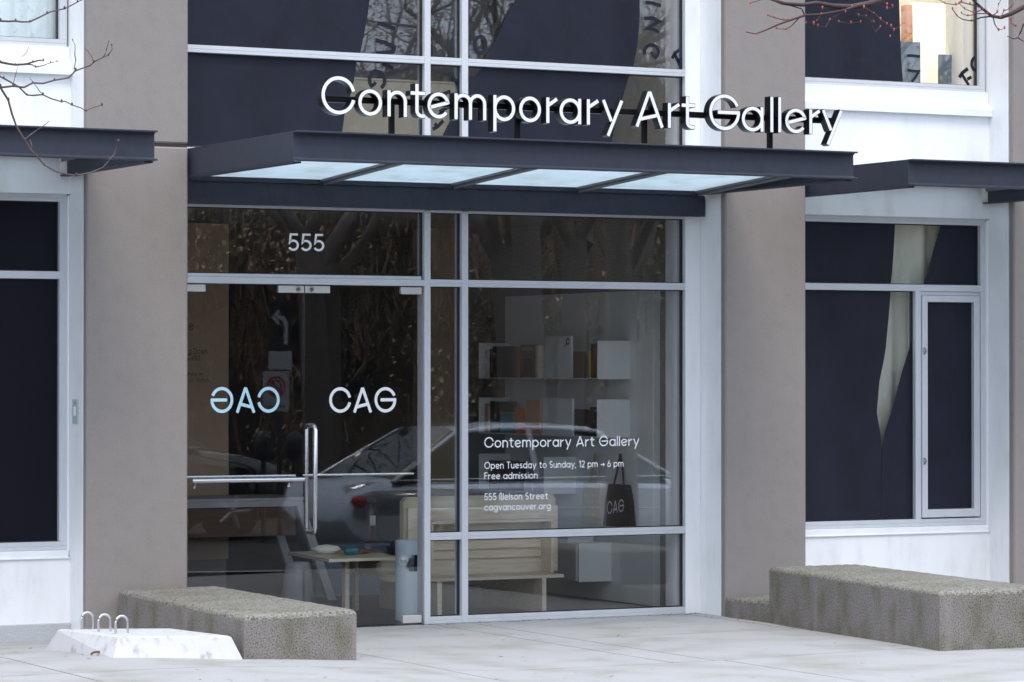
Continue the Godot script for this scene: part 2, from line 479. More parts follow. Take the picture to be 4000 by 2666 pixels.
# one stroke as a flat ribbon (front at z) or a solid one (from z - depth to z)
func ribbon(st: SurfaceTool, pts: Array, w: float, z: float, depth: float, xf: Callable, trim := 0.0) -> void:
	var p := pts.duplicate()
	var n := p.size()
	if n < 2:
		return
	var closed: bool = p[0].distance_to(p[n - 1]) < 1e-4
	if trim > 0.0 and not closed:
		p[0] = p[0] + (p[1] - p[0]).normalized() * trim
		p[n - 1] = p[n - 1] + (p[n - 2] - p[n - 1]).normalized() * trim
	var L := []
	var R := []
	for i in n:
		var a: Vector2 = p[i - 1] if i > 0 else (p[n - 2] if closed else p[i])
		var b: Vector2 = p[i + 1] if i < n - 1 else (p[1] if closed else p[i])
		var d0: Vector2 = (p[i] - a).normalized() if p[i] != a else (b - p[i]).normalized()
		var d1: Vector2 = (b - p[i]).normalized() if p[i] != b else d0
		var nn := Vector2(-d0.y - d1.y, d0.x + d1.x).normalized()
		var m := w * 0.5 / maxf(0.35, nn.dot(Vector2(-d0.y, d0.x)))
		L.append(p[i] + nn * m)
		R.append(p[i] - nn * m)
	for i in n - 1:
		quad(st, xf.call(L[i], z), xf.call(L[i + 1], z), xf.call(R[i + 1], z), xf.call(R[i], z), xf.call(Vector2.ZERO, z + 1.0) - xf.call(Vector2.ZERO, z))
		if depth > 0.0:
			for s in [L, R]:
				var o: Vector3 = xf.call(s[i] + s[i + 1], z) - xf.call(p[i] + p[i + 1], z)
				quad(st, xf.call(s[i], z), xf.call(s[i + 1], z), xf.call(s[i + 1], z - depth), xf.call(s[i], z - depth), o)
	if depth > 0.0 and not closed:
		for e in [0, n - 1]:
			var o: Vector3 = xf.call(p[e], z) - xf.call(p[1 if e == 0 else n - 2], z)
			quad(st, xf.call(L[e], z), xf.call(R[e], z), xf.call(R[e], z - depth), xf.call(L[e], z - depth), o)

# a line of text as one sheet; org = start of the baseline, size = cap height, width = fitted width (0 = natural)
func words(t: String, org: Vector3, size: float, width: float, wt: float, m: Material, parent: Node3D) -> void:
	var total := -0.13
	for ch in t:
		total += glyph(ch)[0] + 0.13
	var k := width / total
	var x := 0.0
	for w in t.split(" "):
		var ww := -0.13
		for ch in w:
			ww += glyph(ch)[0] + 0.13
		part("word", text_mesh(w, org + Vector3(x * k, 0, 0), size, ww * k, wt), m, parent)
		x += ww + 0.13 + glyph(" ")[0] + 0.13

func letters(called: String, s: String, org: Vector3, size: float, width: float, wt: float, m: Material, parent: Node3D, mirror := false) -> void:
	var total := -0.13
	for ch in s:
		total += glyph(ch)[0] + 0.13
	var x := 0.0
	for ch in s:
		var w: float = glyph(ch)[0]
		var off := (total - x - w) if mirror else x
		part(called, text_mesh(ch, org + Vector3(off * width / total, 0, 0), size, w * width / total, wt, mirror), m, parent)
		x += w + 0.13

func text_mesh(s: String, org: Vector3, size: float, width := 0.0, wt := 0.11, mirror := false, right := Vector3(1, 0, 0), fwd := Vector3(0, 0, 1)) -> SurfaceTool:
	var st := nst()
	var total := 0.0
	for ch in s:
		total += glyph(ch)[0] + 0.13
	total -= 0.13
	var sx := size if width <= 0.0 else width / total
	var x := 0.0
	var layer := 0
	for ch in s:
		var g := glyph(ch)
		for stroke in g[1]:
			var x0 := x
			var f := func(v: Vector2, z: float) -> Vector3:
				var u := (x0 + v.x) * sx
				if mirror:
					u = total * sx - u
				return org + right * u + Vector3(0, v.y * size, 0) + fwd * z
			ribbon(st, stroke, wt, 0.0002 * (layer % 3), 0.0, f)
			layer += 1
		x += g[0] + 0.13
	return st

# ------------------------------------------------------------------ the ground
func gy(x: float, z: float) -> float:
	return 0.11 * smoothstep(-0.8, -3.2, x) * smoothstep(-0.1, 2.4, z) + 0.02 * smoothstep(1.2, 3.5, z) * smoothstep(0.0, 2.0, x)

func slab(parent: Node3D, x0: float, z0: float, x1: float, z1: float, m: Material) -> void:
	var st := nst()
	var g := 0.006
	var n := 10
	var p := func(i: int, j: int) -> Vector3:
		var x := lerpf(x0 + g, x1 - g, float(i) / n)
		var z := lerpf(z0 + g, z1 - g, float(j) / n)
		return Vector3(x, gy(x, z), z)
	st.set_smooth_group(0)
	for i in n:
		for j in n:
			quad(st, p.call(i, j), p.call(i + 1, j), p.call(i + 1, j + 1), p.call(i, j + 1), Vector3.UP)
	st.set_smooth_group(-1)
	var dn := Vector3(0, -0.03, 0)
	for k in n:
		quad(st, p.call(k, 0), p.call(k + 1, 0), p.call(k + 1, 0) + dn, p.call(k, 0) + dn, Vector3.FORWARD)
		quad(st, p.call(k, n), p.call(k + 1, n), p.call(k + 1, n) + dn, p.call(k, n) + dn, Vector3.BACK)
		quad(st, p.call(0, k), p.call(0, k + 1), p.call(0, k + 1) + dn, p.call(0, k) + dn, Vector3.LEFT)
		quad(st, p.call(n, k), p.call(n, k + 1), p.call(n, k + 1) + dn, p.call(n, k) + dn, Vector3.RIGHT)
	part("slab", st, m, parent)

func build_ground() -> void:
	var st := nst()
	for i in 132:
		for j in 23:
			var q := []
			for k in [[0, 0], [1, 0], [1, 1], [0, 1]]:
				var x: float = -26.0 + 0.4 * (i + k[0])
				var z: float = -0.3 + 0.25 * (j + k[1])
				q.append(Vector3(x, gy(x, maxf(z, 0)) - 0.014, z))
			quad(st, q[0], q[1], q[2], q[3], Vector3.UP)
	var pv := structure("pavement", st, M.joint)
	var xs := [-24.0, -21.0, -18.0, -15.0, -12.0, -9.0, -6.4, -3.9, -1.5, 0.06, 0.36, 2.15, 4.6, 7.0, 10.0, 13.0, 16.0, 19.0, 22.0, 26.0]
	for i in xs.size() - 1:
		if xs[i] >= 0.3 and xs[i] < 4.0:
			slab(pv, xs[i], 0.0, xs[i + 1], 1.55, M.pavement)
			slab(pv, xs[i], 1.55, xs[i + 1], 3.4, M.pavement)
		else:
			slab(pv, xs[i], 0.0, xs[i + 1], 3.4, M.pavement)
	var xs2 := [-24.0, -21.0, -18.0, -15.0, -12.0, -9.0, -6.4, -3.9, -1.52, 0.42, 2.4, 4.6, 7.0, 10.0, 13.0, 16.0, 19.0, 22.0, 26.0]
	for i in xs2.size() - 1:
		slab(pv, xs2[i], 3.4, xs2[i + 1], 5.6, M.pavement)
	st = nst()
	for i in 20:
		var x0 := -40.0 + 6.0 * i
		var y0 := gy(x0, 5.3)
		var y1 := gy(x0 + 6, 5.3)
		quad(st, Vector3(x0, y0 - 0.003, 5.59), Vector3(x0 + 6, y1 - 0.003, 5.59), Vector3(x0 + 6, y1 - 0.003, 5.76), Vector3(x0, y0 - 0.003, 5.76), Vector3.UP)
		quad(st, Vector3(x0, y0 - 0.003, 5.76), Vector3(x0 + 6, y1 - 0.003, 5.76), Vector3(x0 + 6, y1 - 0.2, 5.77), Vector3(x0, y0 - 0.2, 5.77), Vector3.BACK)
	structure("kerb", st, M.plinth)
	st = nst()
	for i in 20:
		var x0 := -60.0 + 9.0 * i
		quad(st, Vector3(x0, gy(x0, 6) - 0.15, 5.7), Vector3(x0 + 9, gy(x0 + 9, 6) - 0.15, 5.7), Vector3(x0 + 9, gy(x0 + 9, 6) - 0.15, 16.2), Vector3(x0, gy(x0, 6) - 0.15, 16.2), Vector3.UP)
	structure("road", st, M.asphalt)
	st = nst()
	quad(st, Vector3(-60, 1.6, 16.1), Vector3(120, -3.4, 16.1), Vector3(120, -3.4, 130), Vector3(-60, 1.6, 130), Vector3.UP)
	structure("far_park_ground", st, M.park_earth)
	st = nst()
	quad(st, Vector3(-400, -3.6, -300), Vector3(400, -3.6, -300), Vector3(400, -3.6, 400), Vector3(-400, -3.6, 400), Vector3.UP)
	structure("ground", st, M.asphalt)
	# leaf scraps, grit and twigs on the slabs
	var lt := thing("pavement_litter", "scattered scraps of dry leaf and grit on the pale pavement", "litter")
	lt.set_meta("kind", "stuff")
	st = nst()
	rng.seed = 77
	for k in 130:
		var x := rng.randf_range(-4.5, 4.5)
		var z := rng.randf_range(0.03, 4.8)
		if k < 70:
			z = 0.012 + absf(rng.randfn(0.0, 0.05))
			x = rng.randf_range(-0.9, 2.28)
		elif k < 95:
			x = 2.16 + rng.randfn(0, 0.05)
			z = rng.randf_range(0.2, 3.4)
		var s := rng.randf_range(0.003, 0.011)
		var a := rng.randf() * TAU
		var u := Vector3(cos(a), 0, sin(a)) * s * rng.randf_range(0.8, 2.2)
		var v := Vector3(-sin(a), 0, cos(a)) * s
		var c := Vector3(x, gy(x, z) + 0.002, z)
		var t := Vector3(0, rng.randf_range(0.002, 0.008), 0)
		tri(st, c - u, c + v, c + u + t, Vector3.UP)
		tri(st, c - u, c + u + t, c - v, Vector3.UP)
	part("leaf_scraps", st, M.rust_brown, lt)
	st = nst()
	for k in 90:
		var x := rng.randf_range(-4.5, 5.0)
		var z := rng.randf_range(0.4, 5.2)
		var s := rng.randf_range(0.006, 0.016)
		var c := Vector3(x, gy(x, z) + 0.0022, z)
		for i in 7:
			tri(st, c, c + Vector3(cos(TAU * i / 7.0), 0, sin(TAU * i / 7.0)) * s, c + Vector3(cos(TAU * (i + 1) / 7.0), 0, sin(TAU * (i + 1) / 7.0)) * s, Vector3.UP)
	part("gum_spots", st, M.gum, lt)

# ------------------------------------------------------------------ building
func pane(parent: Node3D, a: Vector2, b: Vector2, z: float, m: Material, double := true) -> MeshInstance3D:
	var st := nst()
	box(st, Vector3(a.x, a.y, z - 0.006), Vector3(b.x, b.y, z))
	if double:
		box(st, Vector3(a.x, a.y, z - 0.024), Vector3(b.x, b.y, z - 0.018))
	return part("pane", st, m, parent)

# black rubber and inner rebate round a pane
func gasket(parent: Node3D, a: Vector2, b: Vector2, z: float) -> void:
	var st := nst()
	var w := 0.007
	box(st, Vector3(a.x, a.y, z - 0.03), Vector3(a.x + w, b.y, z + 0.006))
	box(st, Vector3(b.x - w, a.y, z - 0.03), Vector3(b.x, b.y, z + 0.006))
	box(st, Vector3(a.x + w, a.y, z - 0.03), Vector3(b.x - w, a.y + w, z + 0.006))
	box(st, Vector3(a.x + w, b.y - w, z - 0.03), Vector3(b.x - w, b.y, z + 0.006))
	part("gasket", st, M.gasket, parent)

func film(parent: Node3D, px: Array, z: float, clip_lo: Vector2, clip_hi: Vector2, called := "film") -> void:
	var poly := PackedVector2Array()
	for k in range(0, px.size(), 2):
		var p := on_z(px[k], px[k + 1], z)
		poly.append(Vector2(clampf(p.x, clip_lo.x, clip_hi.x), clampf(p.y, clip_lo.y, clip_hi.y)))
	var st := nst()
	prism(st, poly, z, z + 0.0012, xy)
	part(called, st, M.film, parent)

func film_stroke(parent: Node3D, px: Array, w: float, z: float) -> void:
	var p := []
	for k in range(0, px.size(), 2):
		var q := on_z(px[k], px[k + 1], z)
		p.append(Vector2(q.x, q.y))
	var st := nst()
	ribbon(st, p, w, z + 0.0016, 0.0010, func(v: Vector2, zz: float) -> Vector3: return Vector3(v.x, v.y, zz))
	part("film_letter", st, M.film, parent)

func arc_px(cx: float, cy: float, rx: float, ry: float, a0: float, a1: float, n := 14) -> Array:
	var p := []
	for k in n + 1:
		var a := deg_to_rad(lerpf(a0, a1, float(k) / n))
		p.append(cx + rx * cos(a))
		p.append(cy - ry * sin(a))
	return p

const GZ := -0.045     # glass plane

func build_building() -> void:
	var b := thing("gallery_building", "white and taupe gallery building with dark filmed windows between stuccoed pillars", "building")
	# pillars: a taupe front on a white return
	for x in [[-5.32, -4.6], [-2.681, -1.957], [2.301, 3.007], [4.925, 5.65]]:
		var p := node_part("pillar", b)
		var st := nst()
		box(st, Vector3(x[0], -0.1, 0.285), Vector3(x[1], 3.328, 0.357), 0.011)
		box(st, Vector3(x[0], 3.352, 0.285), Vector3(x[1], 9.0, 0.357), 0.011)
		part("stucco_front", st, M.taupe_stucco, p)
		st = nst()
		box(st, Vector3(x[0] + 0.006, 3.322, 0.285), Vector3(x[1] - 0.006, 3.358, 0.346))
		part("joint_sealant", st, M.rust_brown_dark, p)
		st = nst()
		box(st, Vector3(x[0], -0.1, -0.3), Vector3(x[1], 9.0, 0.2848), 0.002)
		part("white_return", st, M.white_paint, p)
	# the two bays beside the entrance, and one beyond
	for bay in [[-4.6, -2.681], [3.007, 4.925]]:
		var x0: float = bay[0]
		var x1: float = bay[1]
		bpart("wall", Vector3(x0, 0.115, -0.3), Vector3(x1, 0.556, 0.036), M.white_paint, b, 0.0)
		bpart("plinth", Vector3(x0, -0.1, -0.3), Vector3(x1, 0.1148, 0.062), M.plinth, b, 0.004)
		bpart("wall", Vector3(x0, 3.009, -0.3), Vector3(x1, 3.83, 0.036), M.white_paint, b, 0.0)
		bpart("wall", Vector3(x0, 5.9, -0.3), Vector3(x1, 9.0, 0.036), M.white_paint, b, 0.0)
		var st := nst()
		prism(st, PackedVector2Array([Vector2(-0.2, 4.006), Vector2(0.024, 4.006), Vector2(0.024, 3.921), Vector2(0.083, 3.866), Vector2(0.083, 3.812), Vector2(0.0365, 3.812), Vector2(0.0365, 3.83), Vector2(-0.2, 3.83)]), x0 + 0.001, x1 - 0.002, zy)
		part("sill", st, M.white_metal_trim, b)
		st = nst()
		box(st, Vector3(x0, 0.5565, -0.2), Vector3(x1 - 0.012, 0.604, 0.04), 0.003)
		box(st, Vector3(x0, 0.548, 0.037), Vector3(x1 - 0.004, 0.560, 0.052), 0.002)
		part("sill", st, M.white_metal_trim, b)
		st = nst()
		box(st, Vector3(x1 - 0.013, 0.56, -0.05), Vector3(x1 + 0.0005, 3.0, 0.028), 0.006)
		part("caulk_strip", st, M.white_paint, b)
		var left: bool = x0 < 0
		window_lower(b, x0, x1 - 0.013, left)
		window_upper(b, x0, x1 - 0.013, left)
	# entrance bay: jamb, walls over and between the glazing
	bpart("jamb", Vector3(2.171, 0.0, -0.3), Vector3(2.3005, 9.0, -0.001), M.white_paint, b, 0.002)
	bpart("wall", Vector3(-1.957, 3.001, -0.2), Vector3(2.1705, 3.30, -0.012), M.white_paint, b, 0.0)
	bpart("wall", Vector3(-1.957, 5.95, -0.3), Vector3(2.1705, 9.0, -0.012), M.white_paint, b, 0.0)
	var st2 := nst()
	box(st2, Vector3(-40, -0.5, -0.4), Vector3(-5.32, 9.0, 0.03))
	box(st2, Vector3(5.65, -0.5, -0.4), Vector3(40, 9.0, 0.03))
	part("wing_wall", st2, M.white_paint, b)
	st2 = nst()
	box(st2, Vector3(-40, 9.0, -12), Vector3(40, 9.25, 0.45))
	part("roof", st2, M.plinth, b)
	st2 = nst()
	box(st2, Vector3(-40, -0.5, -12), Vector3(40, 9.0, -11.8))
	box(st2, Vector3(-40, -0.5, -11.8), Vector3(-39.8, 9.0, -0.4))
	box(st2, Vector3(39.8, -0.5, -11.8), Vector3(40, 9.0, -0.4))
	part("rear_wall", st2, M.shade_grey_wall, b)
	# plaque by the left pillar return
	var pl := thing("wall_plaque", "small pale green plaque with a white card fixed on the white return beside the pillar", "plaque", Vector3(-2.681, 1.54, 0.15))
	var s := nst()
	box(s, Vector3(-0.008, -0.082, -0.055), Vector3(-0.0005, 0.082, 0.055), 0.003)
	part("plate", s, M.plaque_green, pl)
	s = nst()
	box(s, Vector3(-0.0105, -0.028, -0.022), Vector3(-0.0082, 0.034, 0.022))
	part("card", s, M.vinyl_white, pl)
	part("lettering", text_mesh("CAG", Vector3(-0.0088, 0.05, -0.014), 0.016, 0.03, 0.14, false, Vector3(0, 0, 1), Vector3(-1, 0, 0)), M.vinyl_black, pl)

func frame_bar(parent: Node3D, called: String, a: Vector3, b: Vector3, groove := 0) -> void:
	var st := nst()
	if groove == 1:      # a horizontal bar with a fine joint line along it
		var y := lerpf(a.y, b.y, 0.44)
		box(st, a, Vector3(b.x, y - 0.0012, b.z), 0.0018)
		box(st, Vector3(a.x, y + 0.0012, a.z), b, 0.0018)
		box(st, Vector3(a.x + 0.001, y - 0.004, a.z), Vector3(b.x - 0.001, y + 0.004, b.z - 0.003))
	else:
		box(st, a, b, 0.0022)
	part(called, st, M.aluminium, parent)

func window_lower(b: Node3D, x0: float, x1: float, left: bool) -> void:
	var w := node_part("window", b)
	var jr := x1 - (0.05 if left else 0.045)
	var zf := 0.0
	var zb := -0.11
	frame_bar(w, "head", Vector3(x0, 2.958, zb), Vector3(x1, 3.009, zf), 1)
	frame_bar(w, "sill_rail", Vector3(x0, 0.605, zb), Vector3(x1, 0.661, zf), 1)
	frame_bar(w, "jamb", Vector3(jr, 0.661, zb), Vector3(x1, 2.958, zf))
	frame_bar(w, "jamb", Vector3(x0, 0.661, zb), Vector3(x0 + 0.05, 2.958, zf))
	frame_bar(w, "transom", Vector3(x0 + 0.05, 2.435, zb), Vector3(jr, 2.486, zf))
	var xa := x0 + 0.05
	var fz := GZ + 0.0012
	if left:
		for r in [[2.486, 2.958], [0.661, 2.435]]:
			pane(w, Vector2(xa, r[0]), Vector2(jr, r[1]), GZ, M.pane_glass)
			gasket(w, Vector2(xa, r[0]), Vector2(jr, r[1]), GZ)
			var st := nst()
			prism(st, PackedVector2Array([Vector2(xa + 0.008, r[0] + 0.008), Vector2(jr - 0.008, r[0] + 0.008), Vector2(jr - 0.008, r[1] - 0.008), Vector2(xa + (0.68 if r[0] > 2 else 0.008), r[1] - 0.008)]), fz, fz + 0.0012, xy)
			part("film", st, M.film_black, w)
		return
	pane(w, Vector2(xa, 2.486), Vector2(jr, 2.958), GZ, M.pane_glass)
	gasket(w, Vector2(xa, 2.486), Vector2(jr, 2.958), GZ)
	var lo := Vector2(xa + 0.008, 2.494)
	var hi := Vector2(jr - 0.008, 2.950)
	var q := func(x: float, y: float) -> Array: return [2600 + x / 1.6807, 850 + y / 1.6807]
	film(w, [3000, 800] + q.call(1508, 20) + q.call(1507, 60) + q.call(1497, 250) + q.call(1488, 370) + q.call(1480, 460) + [3000, 1200], fz, lo, hi)
	film(w, q.call(1808, 20) + [4000, 800, 4000, 1200] + q.call(1695, 460) + q.call(1720, 370) + q.call(1755, 230), fz, lo, hi)
	# lower fixed light and its torn film
	frame_bar(w, "mullion", Vector3(4.248, 0.661, zb), Vector3(4.301, 2.435, zf))
	pane(w, Vector2(xa, 0.661), Vector2(4.248, 2.435), GZ, M.pane_glass)
	gasket(w, Vector2(xa, 0.661), Vector2(4.248, 2.435), GZ)
	lo = Vector2(xa + 0.008, 0.669)
	hi = Vector2(4.24, 2.427)
	film(w, [3000, 1100] + q.call(1478, 460) + q.call(1477, 510) + q.call(1466, 650) + q.call(1447, 860) + q.call(1430, 960) + q.call(1405, 1080) + q.call(1388, 1280) + q.call(1403, 1370) + q.call(1414, 1440) + q.call(1420, 1520) + q.call(1420, 2100) + [3000, 2100], fz, lo, hi)
	film(w, q.call(1630, 800) + q.call(1590, 900) + q.call(1560, 990) + q.call(1525, 1120) + q.call(1485, 1270) + q.call(1440, 1410) + q.call(1422, 1520) + q.call(1421, 2100) + [3620, 2100], fz, lo, hi)
	# hinged sash
	var s := node_part("sash", w)
	var sx0 := 4.306
	var sx1 := jr - 0.012
	var st := nst()
	box(st, Vector3(sx0, 0.672, -0.09), Vector3(sx0 + 0.052, 2.402, 0.008), 0.003)
	box(st, Vector3(sx1 - 0.055, 0.672, -0.09), Vector3(sx1, 2.402, 0.008), 0.003)
	box(st, Vector3(sx0 + 0.0523, 0.672, -0.09), Vector3(sx1 - 0.0553, 0.734, 0.0075), 0.003)
	box(st, Vector3(sx0 + 0.0523, 2.352, -0.09), Vector3(sx1 - 0.0553, 2.402, 0.0075), 0.003)
	part("sash_frame", st, M.aluminium, s)
	pane(s, Vector2(sx0 + 0.052, 0.734), Vector2(sx1 - 0.055, 2.352), -0.03, M.pane_glass)
	st = nst()
	box(st, Vector3(sx0 + 0.056, 0.738, -0.0285), Vector3(sx1 - 0.059, 2.348, -0.0273))
	part("film", st, M.film, s)
	frame_bar(w, "head_filler", Vector3(4.302, 2.404, zb), Vector3(jr, 2.434, -0.012))
	frame_bar(w, "side_filler", Vector3(sx1 + 0.003, 0.662, zb), Vector3(jr - 0.0005, 2.403, -0.03))
	for y in [1.969, 1.113]:
		st = nst()
		prism(st, PackedVector2Array([Vector2(4.315, y - 0.03), Vector2(4.333, y - 0.018), Vector2(4.336, y), Vector2(4.333, y + 0.018), Vector2(4.315, y + 0.03), Vector2(4.309, y)]), 0.008, 0.02, xy)
		tube(st, [Vector3(4.325, y, 0.018), Vector3(4.325, y, 0.028)], [0.008], 10)
		part("lock", st, M.stainless, s)

func window_upper(b: Node3D, x0: float, x1: float, left: bool) -> void:
	var w := node_part("window", b)
	var zb := -0.11
	frame_bar(w, "sill_rail", Vector3(x0, 4.006, zb), Vector3(x1, 4.057, 0.0), 1)
	frame_bar(w, "head", Vector3(x0, 5.85, zb), Vector3(x1, 5.9, 0.0))
	frame_bar(w, "jamb", Vector3(x1 - 0.05, 4.057, zb), Vector3(x1, 5.85, 0.0))
	frame_bar(w, "jamb", Vector3(x0, 4.057, zb), Vector3(x0 + 0.05, 5.85, 0.0))
	pane(w, Vector2(x0 + 0.05, 4.057), Vector2(x1 - 0.05, 5.85), GZ, M.pane_glass)
	gasket(w, Vector2(x0 + 0.05, 4.057), Vector2(x1 - 0.05, 5.85), GZ)
	if left:
		# a pale curtain hangs close behind
		var st := nst()
		st.set_smooth_group(0)
		for i in 90:
			var xa := x0 + 0.03 + 1.86 * i / 90.0
			var xb := x0 + 0.03 + 1.86 * (i + 1) / 90.0
			var za := -0.15 + 0.012 * sin(xa * 22.0) + 0.006 * sin(xa * 61.0)
			var zb2 := -0.15 + 0.012 * sin(xb * 22.0) + 0.006 * sin(xb * 61.0)
			quad(st, Vector3(xa, 4.0, za), Vector3(xb, 4.0, zb2), Vector3(xb, 5.9, zb2), Vector3(xa, 5.9, za), Vector3.BACK)
		part("curtain", st, M.curtain, w)
		return
	var lo := Vector2(x0 + 0.058, 4.065)
	var hi := Vector2(x1 - 0.058, 5.84)
	var fz := GZ + 0.0012
	film(w, [3000, -900, 3500, -900, 3505, -300, 3513, 0, 3516, 90, 3519, 180, 3524, 270, 3528, 345, 3000, 345], fz, lo, hi)
	film_stroke(w, [3748, 303, 3760, 285, 3782, 268], 0.030, fz)
	film_stroke(w, [3758, 290, 3772, 312, 3786, 334], 0.026, fz)
	film_stroke(w, [3779, 310, 3796, 301], 0.026, fz)
	film_stroke(w, arc_px(3818, 250, 22, 28, 110, 255, 8), 0.026, fz)
	film_stroke(w, [3545, 217, 3570, 218, 3595, 221], 0.022, fz)
	film_stroke(w, [3545, 273, 3566, 278, 3590, 279, 3576, 304, 3562, 320], 0.022, fz)

func build_storefront() -> void:
	var s := thing("entrance_storefront", "silver framed glass storefront with white opening hours lettering beside the doors", "storefront")
	var zb := -0.12
	# uprights through both storeys
	for x in [[0.0, 0.048], [0.300, 0.350], [2.166, 2.171]]:
		for y in [[0.0, 2.964], [3.30, 5.95]]:
			frame_bar(s, "mullion", Vector3(x[0], y[0], zb), Vector3(x[1], y[1], 0.0))
	for y in [[0.0, 2.964], [3.30, 5.95]]:
		frame_bar(s, "mullion", Vector3(-1.957, y[0], zb), Vector3(-1.868, y[1], 0.0))
	var bays := [[-1.868, 0.0], [0.048, 0.300], [0.350, 2.166]]
	for k in 3:
		var a: float = bays[k][0]
		var c: float = bays[k][1]
		var e := 0.0004
		frame_bar(s, "head_rail", Vector3(a + e, 2.95, zb), Vector3(c - e, 3.0, -0.002))
		if k == 0:
			frame_bar(s, "door_head", Vector3(a + e, 2.421, zb), Vector3(c - e, 2.465, 0.004))
			frame_bar(s, "door_head_stop", Vector3(a + e, 2.4655, zb), Vector3(c - 0.022, 2.490, -0.006))
		else:
			frame_bar(s, "transom", Vector3(a + e, 2.419, zb), Vector3(c - e, 2.470, -0.001), 1)
			frame_bar(s, "low_rail", Vector3(a + e, 0.601, zb), Vector3(c - e, 0.653, -0.001), 1)
			frame_bar(s, "sill_rail", Vector3(a + e, 0.0, zb), Vector3(c - e, 0.052, -0.001), 1)
		frame_bar(s, "sill_rail", Vector3(a + e, 3.30, zb), Vector3(c - e, 3.358, 0.012))
		frame_bar(s, "transom", Vector3(a + e, 4.016, zb), Vector3(c - e, 4.067, -0.001), 1)
		frame_bar(s, "head_rail", Vector3(a + e, 5.90, zb), Vector3(c - e, 5.95, -0.001))
		for r in [[2.490 if k == 0 else 2.470, 2.95], [0.653, 2.419], [0.052, 0.601], [3.358, 4.016], [4.067, 5.90]]:
			if k == 0 and r[1] < 2.5:
				continue
			pane(s, Vector2(a, r[0]), Vector2(c, r[1]), GZ, M.pane_glass)
			gasket(s, Vector2(a, r[0]), Vector2(c, r[1]), GZ)
	# white lettering on the glass
	var tz := GZ + 0.001
	var line := func(t: String, px0: float, py0: float, px1: float, cap: float, wt: float) -> void:
		var p := on_z(px0, py0, tz)
		var q := on_z(px1, py0, tz)
		words(t, p, cap, q.x - p.x, wt, M.vinyl_white, s)
	line.call("Contemporary Art Gallery", 1892, 1750, 2497, 0.076, 0.115)
	line.call("Open Tuesday to Sunday, 12 pm > 6 pm", 1892, 1833, 2436, 0.050, 0.125)
	line.call("Free admission", 1892, 1874, 2100, 0.050, 0.125)
	line.call("555 Nelson Street", 1892, 1956, 2140, 0.050, 0.125)
	line.call("cagvancouver.org", 1892, 1996, 2151, 0.050, 0.125)
	var n0 := on_z(1126, 980, tz)
	letters("digit", "555", n0, 0.122, on_z(1266, 980, tz).x - n0.x, 0.125, M.vinyl_white, s)
	# torn dark film over the upper lights
	var fz := GZ + 0.0012
	var q := func(x: float, y: float) -> Array: return [1300 + x / 1.6807, y / 1.6807]
	var lo := Vector2(-1.86, 4.075)
	var hi := Vector2(-0.008, 5.89)
	film(s, [600, -900] + [1440, -900] + [1450, -200] + q.call(240, 0) + q.call(228, 100) + q.call(205, 220) + q.call(180, 350) + [1400, 240, 600, 240], fz, lo, hi)
	lo = Vector2(-1.86, 3.366)
	hi = Vector2(-0.008, 4.008)
	film(s, [600, 150, 1400, 150] + q.call(155, 400) + q.call(150, 450) + q.call(138, 530) + q.call(110, 640) + q.call(75, 760) + q.call(62, 860) + q.call(55, 960) + [600, 600], fz, lo, hi)
	for t in [[295, 150, 350, 165, 410, 190], [285, 265, 345, 280, 405, 310, 395, 340, 285, 348], [325, 415, 360, 432, 395, 450]]:
		var a := []
		for k in range(0, t.size(), 2):
			a += q.call(t[k], t[k + 1])
		film_stroke(s, a, 0.026, fz)
	film_stroke(s, arc_px(1300 + 290 / 1.6807, 528 / 1.6807, 30, 34, 235, -60, 14), 0.027, fz)
	film_stroke(s, q.call(258, 560) + q.call(270, 555) + q.call(282, 540), 0.024, fz)
	film(s, q.call(840, 690) + q.call(785, 760) + q.call(745, 840) + q.call(715, 900) + q.call(840, 900), fz, Vector2(0.056, 3.366), Vector2(0.292, 4.008))
	for t in [[790, 505, 815, 555, 836, 590], [826, 520, 812, 548], [690, 626, 730, 616, 772, 600], [655, 850, 690, 830, 725, 792], [668, 812, 690, 835], [700, 735, 735, 715, 768, 700]]:
		var a := []
		for k in range(0, t.size(), 2):
			a += q.call(t[k], t[k + 1])
		film_stroke(s, a, 0.026, fz)
	lo = Vector2(0.358, 4.075)
	hi = Vector2(2.158, 5.89)
	film(s, q.call(1400, -500) + q.call(2012, -500) + q.call(2014, 0) + q.call(2016, 100) + q.call(2008, 220) + q.call(1995, 330) + q.call(1972, 460) + q.call(1005, 400) + q.call(1060, 280) + q.call(1130, 130) + q.call(1198, 0), fz, lo, hi)
	lo = Vector2(0.358, 3.366)
	hi = Vector2(2.158, 4.008)
	film(s, q.call(975, 410) + q.call(1960, 450) + q.call(1945, 500) + q.call(1900, 650) + q.call(1865, 765) + q.call(1828, 960) + q.call(880, 1000) + q.call(880, 560) + q.call(925, 510), fz, lo, hi)
	film_stroke(s, arc_px(1300 + 968 / 1.6807, 295 / 1.6807, 22, 32, 0, 360, 20), 0.026, fz)
	for t in [[2055, 16, 2100, 20, 2155, 38], [2045, 120, 2100, 118, 2145, 142, 2100, 165, 2065, 188, 2105, 192, 2145, 214], [2228, 385, 2245, 350, 2275, 328], [2245, 355, 2265, 400, 2290, 450], [2262, 402, 2288, 388]]:
		var a := []
		for k in range(0, t.size(), 2):
			a += q.call(t[k], t[k + 1])
		film_stroke(s, a, 0.026, fz)
	film_stroke(s, arc_px(1300 + 2092 / 1.6807, 342 / 1.6807, 27, 28, 200, -60, 14), 0.026, fz)
	film_stroke(s, q.call(2105, 378) + q.call(2100, 352) + q.call(2085, 345), 0.022, fz)
